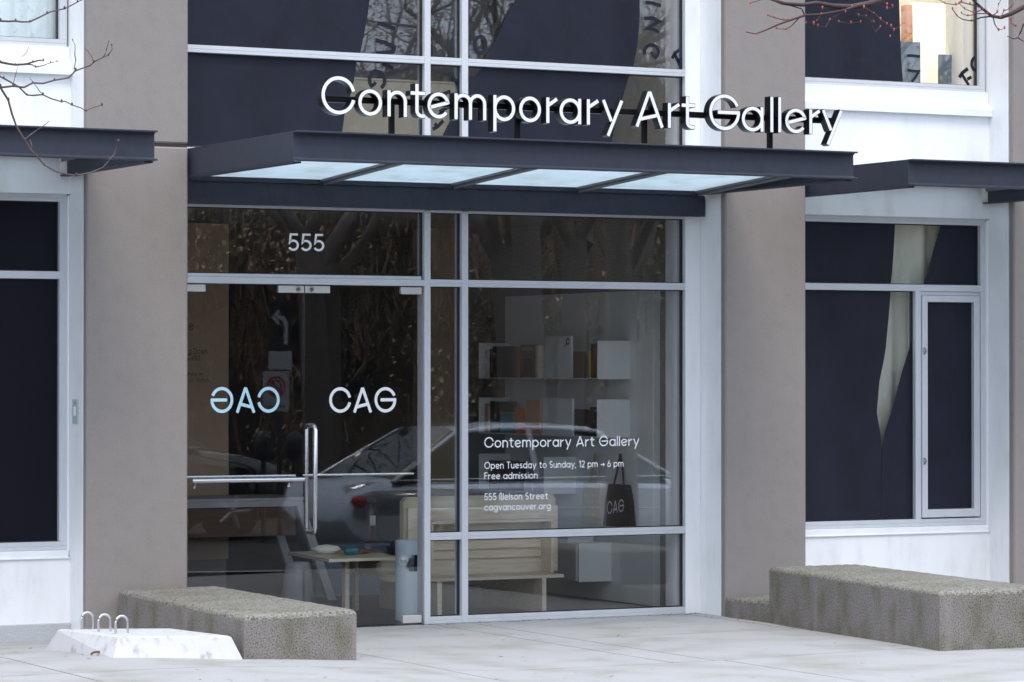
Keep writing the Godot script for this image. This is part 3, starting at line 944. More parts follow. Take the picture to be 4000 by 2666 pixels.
	# door leaves
	for k in 2:
		var x0 := -1.862 if k == 0 else -0.928
		var x1 := -0.934 if k == 0 else -0.010
		var d := thing("glass_door", "frameless glass door leaf with reversed pale blue CAG letters and a horizontal push bar" if k == 0 else "frameless glass door leaf with white CAG letters and a tall steel pull handle", "door", Vector3(x0, 0.0, 0.0))
		var wd := x1 - x0
		var st := nst()
		box(st, Vector3(0, 0.012, -0.037), Vector3(wd, 2.412, -0.025), 0.002)
		part("glass", st, M.door_glass, d)
		var ex := wd - 0.195 if k == 0 else 0.0
		for r in [[ex, ex + 0.195, 2.362, 2.413], [0.0 if k == 0 else wd - 0.17, 0.185 if k == 0 else wd - 0.004, 2.362, 2.413], [0.0 if k == 0 else wd - 0.155, 0.155 if k == 0 else wd - 0.004, 0.012, 0.068]]:
			st = nst()
			box(st, Vector3(r[0] + 0.001, r[2], -0.048), Vector3(r[1] - 0.001, r[3], -0.014), 0.003)
			part("patch_fitting", st, M.patch_metal, d)
		var lx := wd - 0.048 if k == 0 else 0.048
		st = nst()
		tube(st, [Vector3(lx, 2.388, -0.015), Vector3(lx, 2.388, -0.006)], [0.019], 18)
		part("lock_ring", st, M.stainless, d)
		st = nst()
		tube(st, [Vector3(lx, 2.388, -0.0065), Vector3(lx, 2.388, -0.003)], [0.008], 12)
		part("lock_cylinder", st, M.steel_dark, d)
		var tzd := -0.0245
		if k == 0:
			var p := on_z(822, 1614, tzd)
			var pe := on_z(1091, 1614, tzd)
			letters("letter", "CAG", Vector3(p.x - x0, p.y, tzd), 0.178, pe.x - p.x, 0.125, M.vinyl_blue, d, true)
			# push bar with two standoffs
			st = nst()
			tube(st, [Vector3(0.065, 1.055, 0.035), Vector3(0.905, 1.055, 0.035)], [0.0165], 14)
			part("push_bar", st, M.stainless, d)
			for xx in [0.13, 0.84]:
				st = nst()
				tube(st, [Vector3(xx, 1.055, 0.035), Vector3(xx, 1.055, -0.026)], [0.012], 12)
				tube(st, [Vector3(xx, 1.055, -0.038), Vector3(xx, 1.055, -0.08), Vector3(xx, 1.0, -0.08)], [0.012], 12)
				part("standoff", st, M.stainless, d)
		else:
			var p := on_z(1286, 1613, tzd)
			var pe := on_z(1547, 1613, tzd)
			letters("letter", "CAG", Vector3(p.x - x0, p.y, tzd), 0.178, pe.x - p.x, 0.125, M.vinyl_white, d)
			for side in [1.0, -1.0]:
				var zc: float = -0.031 + side * 0.075
				var zt: float = -0.031 + side * 0.006
				st = nst()
				var pts := [Vector3(0.052, 1.43, zt), Vector3(0.052, 1.43, zc - side * 0.03), Vector3(0.052, 1.422, zc - side * 0.009), Vector3(0.052, 1.40, zc), Vector3(0.052, 0.71, zc), Vector3(0.052, 0.688, zc - side * 0.009), Vector3(0.052, 0.68, zc - side * 0.03), Vector3(0.052, 0.68, zt)]
				tube(st, pts, [0.0165], 16)
				part("pull_handle", st, M.stainless, d)
		st = nst()
		tube(st, [Vector3(0.02, 1.078, -0.10), Vector3(wd - 0.03, 1.078, -0.10)], [0.011], 12)
		part("crash_bar", st, M.stainless, d)

# ------------------------------------------------------------------ canopies and sign
func channel_x(st: SurfaceTool, x0: float, x1: float, z: float, dir: float) -> void:   # a channel running along x, flanges reaching towards dir
	var yb := 3.138
	var yt := 3.328
	box(st, Vector3(x0, yb + 0.012, z - dir * 0.009), Vector3(x1, yt - 0.012, z), 0.001)
	for y in [yb, yt - 0.0115]:
		var zs := [z - dir * 0.009, z + dir * 0.058]
		box(st, Vector3(x0, y, zs.min()), Vector3(x1, y + 0.0115, zs.max()), 0.002)
	for y in [yb + 0.0115, yt - 0.0115]:
		var s := 1.0 if y < 3.2 else -1.0
		prism(st, PackedVector2Array([Vector2(z, y), Vector2(z + dir * 0.02, y), Vector2(z, y + s * 0.012)]), x0 + 0.001, x1 - 0.001, zy)

func channel_z(st: SurfaceTool, x: float, z0: float, z1: float, dir: float) -> void:
	var yb := 3.126
	box(st, Vector3(x - 0.0045, yb + 0.012, z0), Vector3(x + 0.0045, 3.316, z1 - 0.012), 0.001)
	for y in [yb, 3.316]:
		var xs := [x - 0.0045 * dir, x + dir * 0.055]
		box(st, Vector3(xs.min(), y, z0), Vector3(xs.max(), y + 0.0112, z1 - 0.012), 0.002)

func canopy(called_label: String, x0: float, x1: float, zf: float, full: bool) -> void:
	var c := thing("steel_canopy", called_label, "canopy")
	var st := nst()
	channel_x(st, x0, x1, zf, 1.0)
	part("front_beam", st, M.steel, c)
	for k in 2:
		st = nst()
		channel_z(st, x0 + 0.008 if k == 0 else x1 - 0.008, 0.04 if not full else 0.085, zf, 1.0 if k == 0 else -1.0)
		part("side_beam", st, M.steel, c)
	var n := 4 if full else 2
	st = nst()
	if full:
		box(st, Vector3(x0 + 0.02, 2.967, 0.004), Vector3(x1 - 0.003, 3.122, 0.08), 0.002)
		box(st, Vector3(x0 + 0.02, 3.1225, -0.011), Vector3(x1 - 0.06, 3.155, 0.101), 0.001)
		part("wall_beam", st, M.steel, c)
	else:
		box(st, Vector3(x0 + 0.07, 3.25, 0.038), Vector3(x1 - 0.07, 3.31, 0.09), 0.002)
		part("wall_angle", st, M.steel, c)
	# sloping frosted panels on tee bars, low side to the wall
	var ya := 3.155 if full else 3.26
	var yb := 3.262 if full else 3.285
	var za := 0.102
	var zb := zf - 0.02
	var xa := x0 + 0.075
	var xb := x1 - 0.075
	for k in n:
		var p0 := lerpf(xa, xb, float(k) / n) + 0.012
		var p1 := lerpf(xa, xb, float(k + 1) / n) - 0.012
		st = nst()
		prism(st, PackedVector2Array([Vector2(za, ya), Vector2(zb, yb), Vector2(zb, yb + 0.013), Vector2(za, ya + 0.013)]), p0, p1, zy)
		part("glass_panel", st, M.frosted_glass, c)
	for k in n + 1:
		var xx := lerpf(xa, xb, float(k) / n)
		st = nst()
		prism(st, PackedVector2Array([Vector2(za, ya - 0.016), Vector2(zb, yb - 0.016), Vector2(zb, yb - 0.0006), Vector2(za, ya - 0.0006)]), xx - 0.026, xx + 0.026, zy)
		prism(st, PackedVector2Array([Vector2(za, ya - 0.040), Vector2(zb, yb - 0.040), Vector2(zb, yb - 0.0165), Vector2(za, ya - 0.0165)]), xx - 0.004, xx + 0.004, zy)
		part("glazing_bar", st, M.bar_grey, c)

func build_sign() -> void:
	var s := thing("channel_letter_sign", "row of black sided white letters reading Contemporary Art Gallery standing on the canopy", "sign")
	var zf := 2.10
	var zr := 2.032
	var base := 3.437
	var cap := 0.2465
	var cen := "Contemporary Art Gallery".replace(" ", "")
	var ex := [1254, 1386, 1398, 1493, 1512, 1590, 1602, 1662, 1669, 1755, 1774, 1900, 1926, 2013, 2027, 2114, 2134, 2179, 2185, 2271, 2292, 2340, 2350, 2435, 2481, 2594, 2609, 2657, 2662, 2716, 2770, 2892, 2897, 2984, 3009, 3022, 3040, 3054, 3067, 3150, 3162, 3205, 3210, 3293]
	for k in cen.length():
		var g := glyph(cen[k])
		var a := on_z(ex[2 * k], 470, zf).x
		var c := on_z(ex[2 * k + 1], 470, zf).x
		var w := g[0] as float
		if cen[k] == "l":
			c = a + 0.11 * cap
		var sx: float = (c - a) / w
		var letter := node_part("letter", s)
		var body := nst()
		var face := nst()
		var layer := 0
		for stroke in g[1]:
			var pts := []
			for p in stroke:
				pts.append(Vector2(p.x * sx, p.y * cap))
			var f := func(v: Vector2, z: float) -> Vector3: return Vector3(a + v.x, base + v.y, z)
			var wt := 0.0295
			ribbon(body, pts, wt, zf - 0.0005 * layer, zf - zr, f)
			ribbon(body, pts, wt, zr - 0.0005 * layer, 0.0, f)
			ribbon(face, pts, wt - 0.0068, zf + 0.0012 + 0.0004 * layer, 0.0006, f, 0.0028)
			layer += 1
		part("can", body, M.letter_black, letter)
		part("face", face, M.letter_face, letter)
	var xl := on_z(1232, 470, 2.0).x
	var xr := on_z(3262, 470, 2.0).x
	bpart("rail", Vector3(xl, base + 0.085, 2.0), Vector3(xr, base + 0.125, 2.0305), M.letter_black, s, 0.002)
	for px in [1525, 2017, 2513, 3003]:
		var x := on_z(px, 540, 2.0).x
		bpart("post", Vector3(x - 0.017, 3.3285, 2.0), Vector3(x + 0.017, base + 0.0849, 2.030), M.letter_black, s, 0.002)

# ------------------------------------------------------------------ pavement furniture
func block(called: String, label: String, top: Array, h: float, c := 0.035) -> void:
	var o := thing(called, label, "concrete block")
	# top: four corners (x, z) in order round; a body with a rounded upper edge of exposed stones
	var mid := Vector2.ZERO
	for p in top:
		mid += p * 0.25
	var ring := func(inset: float, y: float) -> Array:
		var r := []
		for k in 4:
			var p: Vector2 = top[k]
			var a: Vector2 = (top[(k + 1) % 4] - p).normalized()
			var b: Vector2 = (top[(k + 3) % 4] - p).normalized()
			var inn: Vector2 = p + (a + b) * inset
			r.append(Vector3(inn.x, y, inn.y))
		return r
	var side := nst()
	var r0: Array = ring.call(0.0, -0.12)
	var r1: Array = ring.call(0.0, h - c)
	# drop the foot to the ground
	for k in 4:
		r0[k].y = gy(r0[k].x, r0[k].z) - 0.03
	var cc := Vector3(mid.x, h * 0.5, mid.y)
	for k in 4:
		var k2 := (k + 1) % 4
		var n := 8
		for i in n:
			var t0 := float(i) / n
			var t1 := float(i + 1) / n
			var a: Vector3 = r0[k].lerp(r0[k2], t0)
			var b: Vector3 = r0[k].lerp(r0[k2], t1)
			var d: Vector3 = r1[k].lerp(r1[k2], t1)
			var e: Vector3 = r1[k].lerp(r1[k2], t0)
			quad(side, a, b, d, e, (a + d) * 0.5 - cc)
	part("body", side, M.block_side, o)
	# stony cap, uneven
	var cap := nst()
	cap.set_smooth_group(0)
	var nz := noise(91, 9.0, FastNoiseLite.TYPE_SIMPLEX, 3)
	var N := 56
	var bil := func(u: float, v: float) -> Vector3:
		var a: Vector2 = top[0].lerp(top[1], u)
		var b: Vector2 = top[3].lerp(top[2], u)
		var p := a.lerp(b, v)
		var wu: float = top[0].distance_to(top[1])
		var wv: float = top[0].distance_to(top[3])
		var du := minf(u, 1.0 - u) * wu
		var dv := minf(v, 1.0 - v) * wv
		var y := h - 0.0015
		var d := minf(du, dv)
		if d < c:
			y = h - c + sqrt(maxf(0.0, c * c - (c - d) * (c - d)))
		y += 0.0035 * nz.get_noise_2d(p.x, p.y) * clampf(d / 0.01, 0.0, 1.0)
		return Vector3(p.x, y, p.y)
	var us := []
	for i in N + 1:
		us.append(0.5 - 0.5 * cos(PI * i / N) if i % N else float(i) / N)
	for i in N:
		for j in N:
			quad(cap, bil.call(us[i], us[j]), bil.call(us[i + 1], us[j]), bil.call(us[i + 1], us[j + 1]), bil.call(us[i], us[j + 1]), Vector3.UP)
	cap.set_smooth_group(-1)
	part("stone_top", cap, M.aggregate_top, o)

func build_furniture() -> void:
	# corners: read off the photograph at the tops, y = h
	block("concrete_bench", "low mossy concrete block in front of the glass doors beside the white base", [Vector2(-2.477, 0.42), Vector2(-1.751, 0.37), Vector2(-1.805, 2.747), Vector2(-2.606, 2.881)], 0.355)
	block("concrete_bench", "long stained concrete block in front of the taupe pillar and white wall", [Vector2(2.255, 1.03), Vector2(3.0, 1.03), Vector2(2.72, 3.72), Vector2(1.874, 3.672)], 0.405)
	block("concrete_kerb_block", "small low concrete kerb piece between the pillar foot and the long block", [Vector2(2.272, 0.40), Vector2(2.75, 0.38), Vector2(2.75, 1.10), Vector2(2.262, 1.10)], 0.15, 0.03)
	# white base with three steel loops
	var wb := thing("loop_base", "white tapered concrete base with three steel loops standing on the pavement", "base")
	var st := nst()
	var bt := [Vector2(-3.455, 1.74), Vector2(-2.70, 2.05), Vector2(-2.628, 2.925), Vector2(-3.336, 2.62)]
	var tp := [Vector2(-3.415, 1.88), Vector2(-2.79, 2.157), Vector2(-2.675, 2.84), Vector2(-3.283, 2.57)]
	var yb := []
	for p in bt:
		yb.append(Vector3(p.x, gy(p.x, p.y) - 0.005, p.y))
	var yt := []
	for p in tp:
		yt.append(Vector3(p.x, 0.232, p.y))
	var ym := []
	for k in 4:
		ym.append(yb[k].lerp(yt[k], 0.94))
	var yin := []
	var cen := Vector3(-3.05, 0.232, 2.36)
	for k in 4:
		yin.append(yt[k].lerp(cen, 0.03))
	for k in 4:
		var k2 := (k + 1) % 4
		var o: Vector3 = (yb[k] + yb[k2]) * 0.5 - cen
		o.y = 0.1
		quad(st, yb[k], yb[k2], ym[k2], ym[k], o)
		quad(st, ym[k], ym[k2], yin[k2], yin[k], o + Vector3(0, 1, 0))
	quad(st, yin[0], yin[1], yin[2], yin[3], Vector3.UP)
	part("base", st, M.white_concrete, wb)
	for best in [Vector3(-3.273, 0.232, 2.003), Vector3(-3.235, 0.232, 2.202), Vector3(-3.184, 0.232, 2.361)]:
		st = nst()
		var pts := []
		var rr := 0.0385
		pts.append(best + Vector3(-rr, -0.01, 0))
		for i in 13:
			var a := PI - PI * i / 12.0
			pts.append(best + Vector3(rr * cos(a), 0.062 + rr * 1.1 * sin(a), 0))
		pts.append(best + Vector3(rr, -0.01, 0))
		tube(st, pts, [0.0075], 10)
		part("loop", st, M.stainless, wb)
	# a curled scrap of dark hose by the base
	st = nst()
	var hose := []
	for i in 9:
		var a := PI * (0.05 + 0.9 * i / 8.0)
		hose.append(Vector3(-3.37 - 0.035 * cos(a), gy(-3.37, 2.4) + 0.004 + 0.02 * sin(a), 2.43 + 0.02 * i / 8.0))
	tube(st, hose, [0.007], 8)
	var hs := part("hose_scrap", st, M.rust_brown, self)
	hs.set_meta("label", "curled dark brown scrap lying at the foot of the white base")
	hs.set_meta("category", "scrap")

# ------------------------------------------------------------------ indoors
func book(parent_label: String, z0: float, z1: float, y: float, h: float, depth: float, m: Material, lean := 0.0, xw := 2.20) -> Node3D:
	var o := thing("book", parent_label, "book", Vector3(xw, y, z0))
	var st := nst()
	var w := z0 - z1
	box(st, Vector3(0.0, 0.0, -w), Vector3(depth, h, 0.0), 0.001)
	part("cover", st, m, o)
	st = nst()
	box(st, Vector3(0.001, h, -w + 0.002), Vector3(depth - 0.001, h + 0.0012, -0.002))
	part("page_block", st, M.paper, o)
	o.rotation.x = lean
	return o

func build_lobby() -> void:
	var st := nst()
	box(st, Vector3(-1.95, -0.1, -11.8), Vector3(2.402, -0.002, -0.06))
	structure("lobby_floor", st, M.lobby_floor_paint)
	st = nst()
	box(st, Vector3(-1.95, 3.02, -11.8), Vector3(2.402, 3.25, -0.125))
	structure("lobby_ceiling", st, M.shade_grey_ceiling)
	st = nst()
	box(st, Vector3(2.402, 0.0, -11.8), Vector3(2.62, 3.02, -0.305))
	structure("lobby_wall_concrete", st, M.raw_concrete)
	st = nst()
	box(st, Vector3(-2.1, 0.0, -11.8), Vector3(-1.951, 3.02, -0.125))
	structure("lobby_wall_side", st, M.shade_grey_wall)
	st = nst()
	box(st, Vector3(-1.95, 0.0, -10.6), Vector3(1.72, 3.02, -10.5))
	structure("lobby_wall_back", st, M.shade_grey_wall)
	st = nst()
	box(st, Vector3(1.72, 0.0, -3.75), Vector3(2.18, 3.02, -3.6))
	structure("lobby_wall_ochre", st, M.ochre_wall)
	st = nst()
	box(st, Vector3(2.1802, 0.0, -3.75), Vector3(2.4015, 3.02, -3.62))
	structure("lobby_wall_niche", st, M.shade_grey_wall)
	# tan title wall seen past the left pillar
	var tw := thing("title_wall", "tan exhibition title wall with black text seen through the left door", "wall")
	bpart("panel", Vector3(-1.945, 0.3, -3.42), Vector3(-0.145, 3.0, -3.3), M.tan_wall, tw, 0.002)
	bpart("base_panel", Vector3(-1.945, 0.0, -3.42), Vector3(-0.16, 0.299, -3.315), M.shade_grey_wall, tw, 0.0)
	for t in [["e", 737, 1291, 755, 0.075], ["g Down", 735, 1384, 810, 0.046], ["Debt", 733, 1409, 781, 0.046], ["ffsite at", 730, 1471, 790, 0.032], ["use Station", 733, 1493, 815, 0.032]]:
		var p := on_z(t[1], t[2], -3.3)
		var e := on_z(t[3], t[2], -3.3)
		part("lettering", text_mesh(t[0], Vector3(p.x, p.y, -3.2985), t[4] * 1.09, e.x - p.x, 0.09), M.vinyl_black, tw)
	# white display panel with shelves and books
	var wp := thing("display_panel", "tall white panel wall standing inside the right window", "panel")
	bpart("panel", Vector3(2.337, 0.0, -3.25), Vector3(2.40, 2.44, -0.77), M.lobby_white, wp, 0.003)
	var names := ["top", "middle", "lower"]
	var ys := [1.756, 1.300, 0.832]
	var zn := [-1.125, -1.132, -2.009]
	for k in 3:
		var sh := thing("box_shelf", "white open box shelf of books on the white panel, %s of three" % names[k], "shelf", Vector3.ZERO, "box shelves on the white panel")
		bpart("shelf_board", Vector3(2.044, ys[k] - 0.006, -3.16), Vector3(2.3365, ys[k] + 0.002, zn[k]), M.lobby_white, sh, 0.001)
		bpart("end_panel", Vector3(2.044, ys[k] + 0.0025, zn[k] - 0.008), Vector3(2.3365, ys[k] + 0.292, zn[k]), M.lobby_white, sh, 0.001)
		bpart("end_panel", Vector3(2.044, ys[k] + 0.0025, -3.16), Vector3(2.3365, ys[k] + 0.292, -3.152), M.lobby_white, sh, 0.001)
	var bk := [  # shelf, z from, z to, height, depth, material, label
		[0, -1.16, -1.20, 0.29, 0.22, "desk_white", "grey book at the end of the top shelf"],
		[0, -1.225, -1.30, 0.27, 0.2, "rust_brown", "brown spined book leaning at the end of the top shelf"],
		[0, -1.31, -1.33, 0.2, 0.16, "yellow", "thin yellow book leaning on the top shelf"],
		[0, -1.45, -1.62, 0.21, 0.02, "desk_wood", "small brown book facing out on the top shelf"],
		[0, -1.66, -2.10, 0.33, 0.02, "lobby_white", "large white book with a blue and red mark facing out"],
		[0, -2.17, -2.22, 0.26, 0.18, "plywood", "pale wood coloured book standing on the top shelf"],
		[0, -2.26, -2.52, 0.27, 0.03, "rust_brown", "dark photo covered book with a pale title facing out"],
		[0, -2.30, -2.48, 0.15, 0.02, "cream_paint", "small cream booklet in front of the photo book"],
		[0, -2.60, -2.86, 0.26, 0.03, "charcoal", "dark slate book facing out on the top shelf"],
		[0, -2.90, -2.98, 0.26, 0.2, "navy_cloth", "thick navy book standing on the top shelf"],
		[1, -1.20, -1.24, 0.2, 0.2, "red_can", "thin red spined book on the middle shelf"],
		[1, -1.34, -1.60, 0.21, 0.02, "meter_grey", "black magazine with pale writing curling on the middle shelf"],
		[1, -1.64, -2.14, 0.29, 0.02, "lobby_white", "large white book with black corner marks facing out"],
		[1, -2.18, -2.42, 0.28, 0.02, "salmon", "salmon book with black drawing facing out"],
		[1, -2.44, -2.62, 0.21, 0.02, "orange_print", "teal and orange book on the middle shelf"],
		[1, -2.66, -2.88, 0.17, 0.03, "teal_bright", "bright teal book facing out on the middle shelf"],
		[1, -2.93, -3.02, 0.26, 0.2, "meter_grey", "thick black book standing on the middle shelf"],
		[2, -2.06, -2.24, 0.07, 0.12, "paper", "short stack of cards on the lower shelf"],
		[2, -2.28, -2.42, 0.07, 0.12, "paper", "second short stack of cards on the lower shelf"],
		[2, -2.48, -2.80, 0.24, 0.03, "meter_grey", "black record sized book facing out on the lower shelf"],
		[2, -2.88, -3.04, 0.24, 0.2, "rust_brown", "row of brown spines on the lower shelf"]]
	bk += [
		[0, -2.225, -2.245, 0.24, 0.17, "charcoal", "thin charcoal spine beside the wood coloured book"],
		[0, -2.535, -2.575, 0.25, 0.18, "rust_brown", "narrow brown spine between the photo book and the slate book"],
		[0, -3.00, -3.03, 0.24, 0.18, "charcoal", "slim black spine beside the thick navy book"],
		[0, -3.05, -3.12, 0.22, 0.18, "paper", "white spine at the far end of the top shelf"],
		[1, -1.26, -1.31, 0.23, 0.18, "charcoal", "dark spine beside the thin red book"],
		[1, -3.03, -3.06, 0.22, 0.18, "paper", "white spine beside the thick black book"],
		[1, -3.07, -3.12, 0.24, 0.18, "salmon", "pink spine at the far end of the middle shelf"],
		[2, -2.82, -2.86, 0.22, 0.18, "navy_cloth", "navy spine beside the black record sized book"]]
	for r in bk:
		var o := book(r[6], r[1], r[2], ys[r[0]] + 0.0025, r[3], r[4], M[r[5]], 0.0, 2.10 if r[4] < 0.05 else 2.08)
		if r[6].begins_with("dark photo"):
			part("lettering", text_mesh("Julia Dault", Vector3(-0.0008, 0.225, -0.24), 0.022, 0.19, 0.1, false, Vector3(0, 0, 1), Vector3(-1, 0, 0)), M.vinyl_white, o)
		if r[6].begins_with("large white book with a blue"):
			var s2 := nst()
			ribbon(s2, arc(0, 0, 0.022, 0, 360, 18), 0.012, 0.0, 0.0, func(v: Vector2, z: float) -> Vector3: return Vector3(-0.001 - z, 0.29 + v.y, -0.05 + v.x))
			part("printed_mark", s2, M.navy_cloth, o)
			s2 = nst()
			ribbon(s2, ln([-0.05, -0.04, -0.02, -0.01]), 0.014, 0.0, 0.0, func(v: Vector2, z: float) -> Vector3: return Vector3(-0.001 - z, 0.29 + v.y, -0.05 + v.x))
			part("printed_mark", s2, M.sign_red, o)
	# cabinet under the shelves
	var cb := thing("wall_cabinet", "white wall hung cabinet low on the white panel", "cabinet")
	bpart("carcass", Vector3(2.044, 0.157, -2.1), Vector3(2.3365, 0.457, -1.44), M.lobby_white, cb, 0.002)
	bpart("door", Vector3(2.042, 0.155, -1.4395), Vector3(2.3365, 0.459, -1.422), M.lobby_white, cb, 0.002)
	bpart("side_door", Vector3(2.030, 0.165, -2.09), Vector3(2.0435, 0.45, -1.45), M.desk_white, cb, 0.002)
	var ps := thing("paper_stack", "stack of pale paper sheets on top of the wall cabinet", "paper")
	for k in 5:
		bpart("sheet_pile", Vector3(2.06 + 0.004 * (k % 2), 0.4596 + 0.012 * k, -1.95), Vector3(2.30, 0.471 + 0.012 * k, -1.65 + 0.006 * (k % 3)), M.paper, ps, 0.001)
	# tote bags hanging on the panel
	for k in 2:
		var z := -1.235 if k == 0 else -1.64
		var tb := thing("tote_bag", "black tote bag with white CAG print hanging on the panel" if k == 0 else "canvas tote bag with yellow triangles hanging on the panel", "bag", Vector3(2.31, 0.595, z))
		var m: Material = M.black_cloth if k == 0 else M.canvas
		st = nst()
		prism(st, PackedVector2Array([Vector2(-0.22 if k == 0 else -0.16, 0.0), Vector2(0.21 if k == 0 else 0.15, 0.0), Vector2(0.17 if k == 0 else 0.13, 0.22), Vector2(0.13, 0.33), Vector2(-0.13, 0.33), Vector2(-0.18 if k == 0 else -0.15, 0.2)]), -0.035, 0.02, zy)
		part("bag", st, m, tb)
		st = nst()
		for side in [-0.09, 0.07]:
			tube(st, [Vector3(-0.01, 0.32, side), Vector3(0.0, 0.45, side * 0.5), Vector3(0.005, 0.57, -0.01)], [0.008], 6)
		part("strap", st, m, tb)
		if k == 0:
			part("print", text_mesh("CAG", Vector3(-0.0365, 0.09, -0.15), 0.10, 0.27, 0.12, false, Vector3(0, 0.12, 1), Vector3(-1, 0, 0)), M.vinyl_white, tb)
		else:
			st = nst()
			for i in 4:
				for j in 5:
					var c := Vector3(-0.0365, 0.05 + 0.05 * j, -0.11 + 0.06 * i)
					tri(st, c, c + Vector3(0, 0.04, 0), c + Vector3(0, 0.04, 0.045), Vector3.LEFT)
			part("print", st, M.yellow, tb)
	# plywood bench seen from behind
	var bn := thing("plywood_bench", "plywood bench with cream padded back standing inside the window", "bench")
	bpart("shelf_board", Vector3(0.10, 0.258, -0.98), Vector3(1.462, 0.282, -0.6), M.plywood, bn, 0.002)
	for x in [[0.397, 0.436], [1.275, 1.311]]:
		bpart("leg", Vector3(x[0], 0.0, -1.6), Vector3(x[1], 0.2575, -0.6), M.plywood, bn, 0.002)
	bpart("back_panel", Vector3(0.33, 0.2825, -0.98), Vector3(1.60, 0.787, -0.955), M.plywood, bn, 0.002)
	bpart("rail", Vector3(0.44, 0.672, -0.954), Vector3(1.475, 0.692, -0.79), M.plywood, bn, 0.002)
	for x in [[0.44, 0.46], [1.455, 1.475]]:
		bpart("upright", Vector3(x[0], 0.2825, -0.954), Vector3(x[1], 0.6715, -0.79), M.plywood, bn, 0.002)
	bpart("seat_board", Vector3(0.18, 0.258, -1.72), Vector3(1.56, 0.283, -0.985), M.plywood, bn, 0.002)
	bpart("seat_cushion", Vector3(0.16, 0.284, -1.72), Vector3(1.58, 0.395, -1.12), M.leather_cream, bn, 0.03)
	bpart("back_cushion", Vector3(0.32, 0.396, -1.115), Vector3(1.62, 0.868, -0.9805), M.leather_cream, bn, 0.035)
	for k in 3:
		bpart("back_slat", Vector3(0.47, 0.40 + 0.07 * k, -0.9545), Vector3(1.44, 0.45 + 0.07 * k, -0.935), M.plywood, bn, 0.003)
	var sheet := thing("paper_sheet", "white sheet of paper lying on the bench back rail", "paper")
	bpart("sheet", Vector3(0.48, 0.6925, -0.93), Vector3(0.70, 0.697, -0.80), M.paper, sheet, 0.001)
	# umbrella stand
	var us := thing("umbrella_stand", "blue grey cylindrical umbrella stand with a white umbrella sign behind the door", "umbrella stand", Vector3(0.105, 0.0, -0.43))
	st = nst()
	var rr := 0.12
	var sides := 40
	for k in sides:
		for j in 29:
			var t0 := TAU * k / sides
			var t1 := TAU * (k + 1) / sides
			var y0 := 0.02 * j
			var y1 := y0 + 0.02
			var tm := (t0 + t1) * 0.5
			# a hand opening turned to the street and a little to the right
			var u := wrapf(tm - deg_to_rad(92), -PI, PI) * rr
			var v := (y0 + y1) * 0.5 - 0.415
			if pow(absf(u) / 0.085, 3.0) + pow(absf(v) / 0.062, 3.0) < 1.0:
				continue
			for q in [[rr, 1.0], [rr - 0.006, -1.0]]:
				var a := Vector3(q[0] * cos(t0), y0, q[0] * sin(t0))
				var b := Vector3(q[0] * cos(t1), y0, q[0] * sin(t1))
				quad(st, a, b, b + Vector3(0, 0.02, 0), a + Vector3(0, 0.02, 0), Vector3(cos(tm), 0, sin(tm)) * q[1])
	lathe(st, Vector3.ZERO, [Vector2(rr - 0.006, 0.58), Vector2(rr, 0.58)], sides)
	part("cylinder", st, M.grey_plastic, us)
	st = nst()
	var onc := func(v: Vector2, z: float) -> Vector3:
		var t := deg_to_rad(146) - v.x / rr
		return Vector3((rr + 0.001 + z) * cos(t), 0.44 + v.y, (rr + 0.001 + z) * sin(t))
	ribbon(st, arc(0, 0, 0.034, 0, 360, 26), 0.005, 0.0, 0.0, onc)
	ribbon(st, arc(0, 0.003, 0.011, 180, 0, 14), 0.022, 0.0004, 0.0, onc)
	ribbon(st, ln([0, 0.012, 0, -0.016]) + arc(0.005, -0.016, 0.005, 180, 360, 6), 0.004, 0.0008, 0.0, onc)
	part("umbrella_symbol", st, M.vinyl_white, us)
	var um := thing("black_umbrella", "folded black umbrella standing in the umbrella stand", "umbrella", Vector3(0.15, 0.02, -0.43))
	st = nst()
	tube(st, [Vector3(0, 0, 0), Vector3(0.01, 0.3, 0), Vector3(0.02, 0.5, 0), Vector3(0.03, 0.62, 0)], [0.015, 0.04, 0.035, 0.006], 9)
	part("canopy_cloth", st, M.black_cloth, um)
	st = nst()
	tube(st, [Vector3(0.03, 0.6, 0), Vector3(0.034, 0.70, 0), Vector3(0.05, 0.72, 0)], [0.008], 8)
	part("handle", st, M.meter_grey, um)
	# table with finds
	var tb2 := thing("plywood_table", "low plywood table with rocks and a bowl behind the glass door", "table")
	st = nst()
	prism(st, PackedVector2Array([Vector2(-0.47, -0.62), Vector2(0.10, -0.66), Vector2(0.36, -1.7), Vector2(-0.36, -1.62)]), 0.425, 0.447, xz)
	part("table_top", st, M.plywood, tb2)
	bpart("leg", Vector3(-0.175, 0.0, -1.04), Vector3(-0.140, 0.4245, -0.98), M.plywood, tb2, 0.002)
	bpart("leg", Vector3(0.12, 0.0, -1.50), Vector3(0.15, 0.4245, -1.44), M.plywood, tb2, 0.002)
	var rk := [["white_rock", "rough white rock on the plywood table", Vector3(-0.22, 0.482, -1.22), Vector3(0.105, 0.036, 0.06), "rock_white", 0.35], ["teal_rock", "small dark teal lump on the plywood table", Vector3(-0.11, 0.476, -1.02), Vector3(0.058, 0.032, 0.04), "rock_teal", 0.45], ["blue_block", "small slate blue block standing on the plywood table", Vector3(0.16, 0.478, -1.3), Vector3(0.038, 0.032, 0.03), "slate_blue", 0.1]]
	for k in 3:
		var r: Array = rk[k]
		var o := thing(r[0], r[1], "rock", r[2])
		st = nst()
		blob(st, Vector3.ZERO, r[3], 5 + k, r[5], 16, 10)
		part("rock", st, M[r[4]], o)
	var fb := thing("fibre_bundle", "tangle of rusty brown fibre on the plywood table", "fibre", Vector3(0.04, 0.449, -1.15))
	st = nst()
	rng.seed = 5
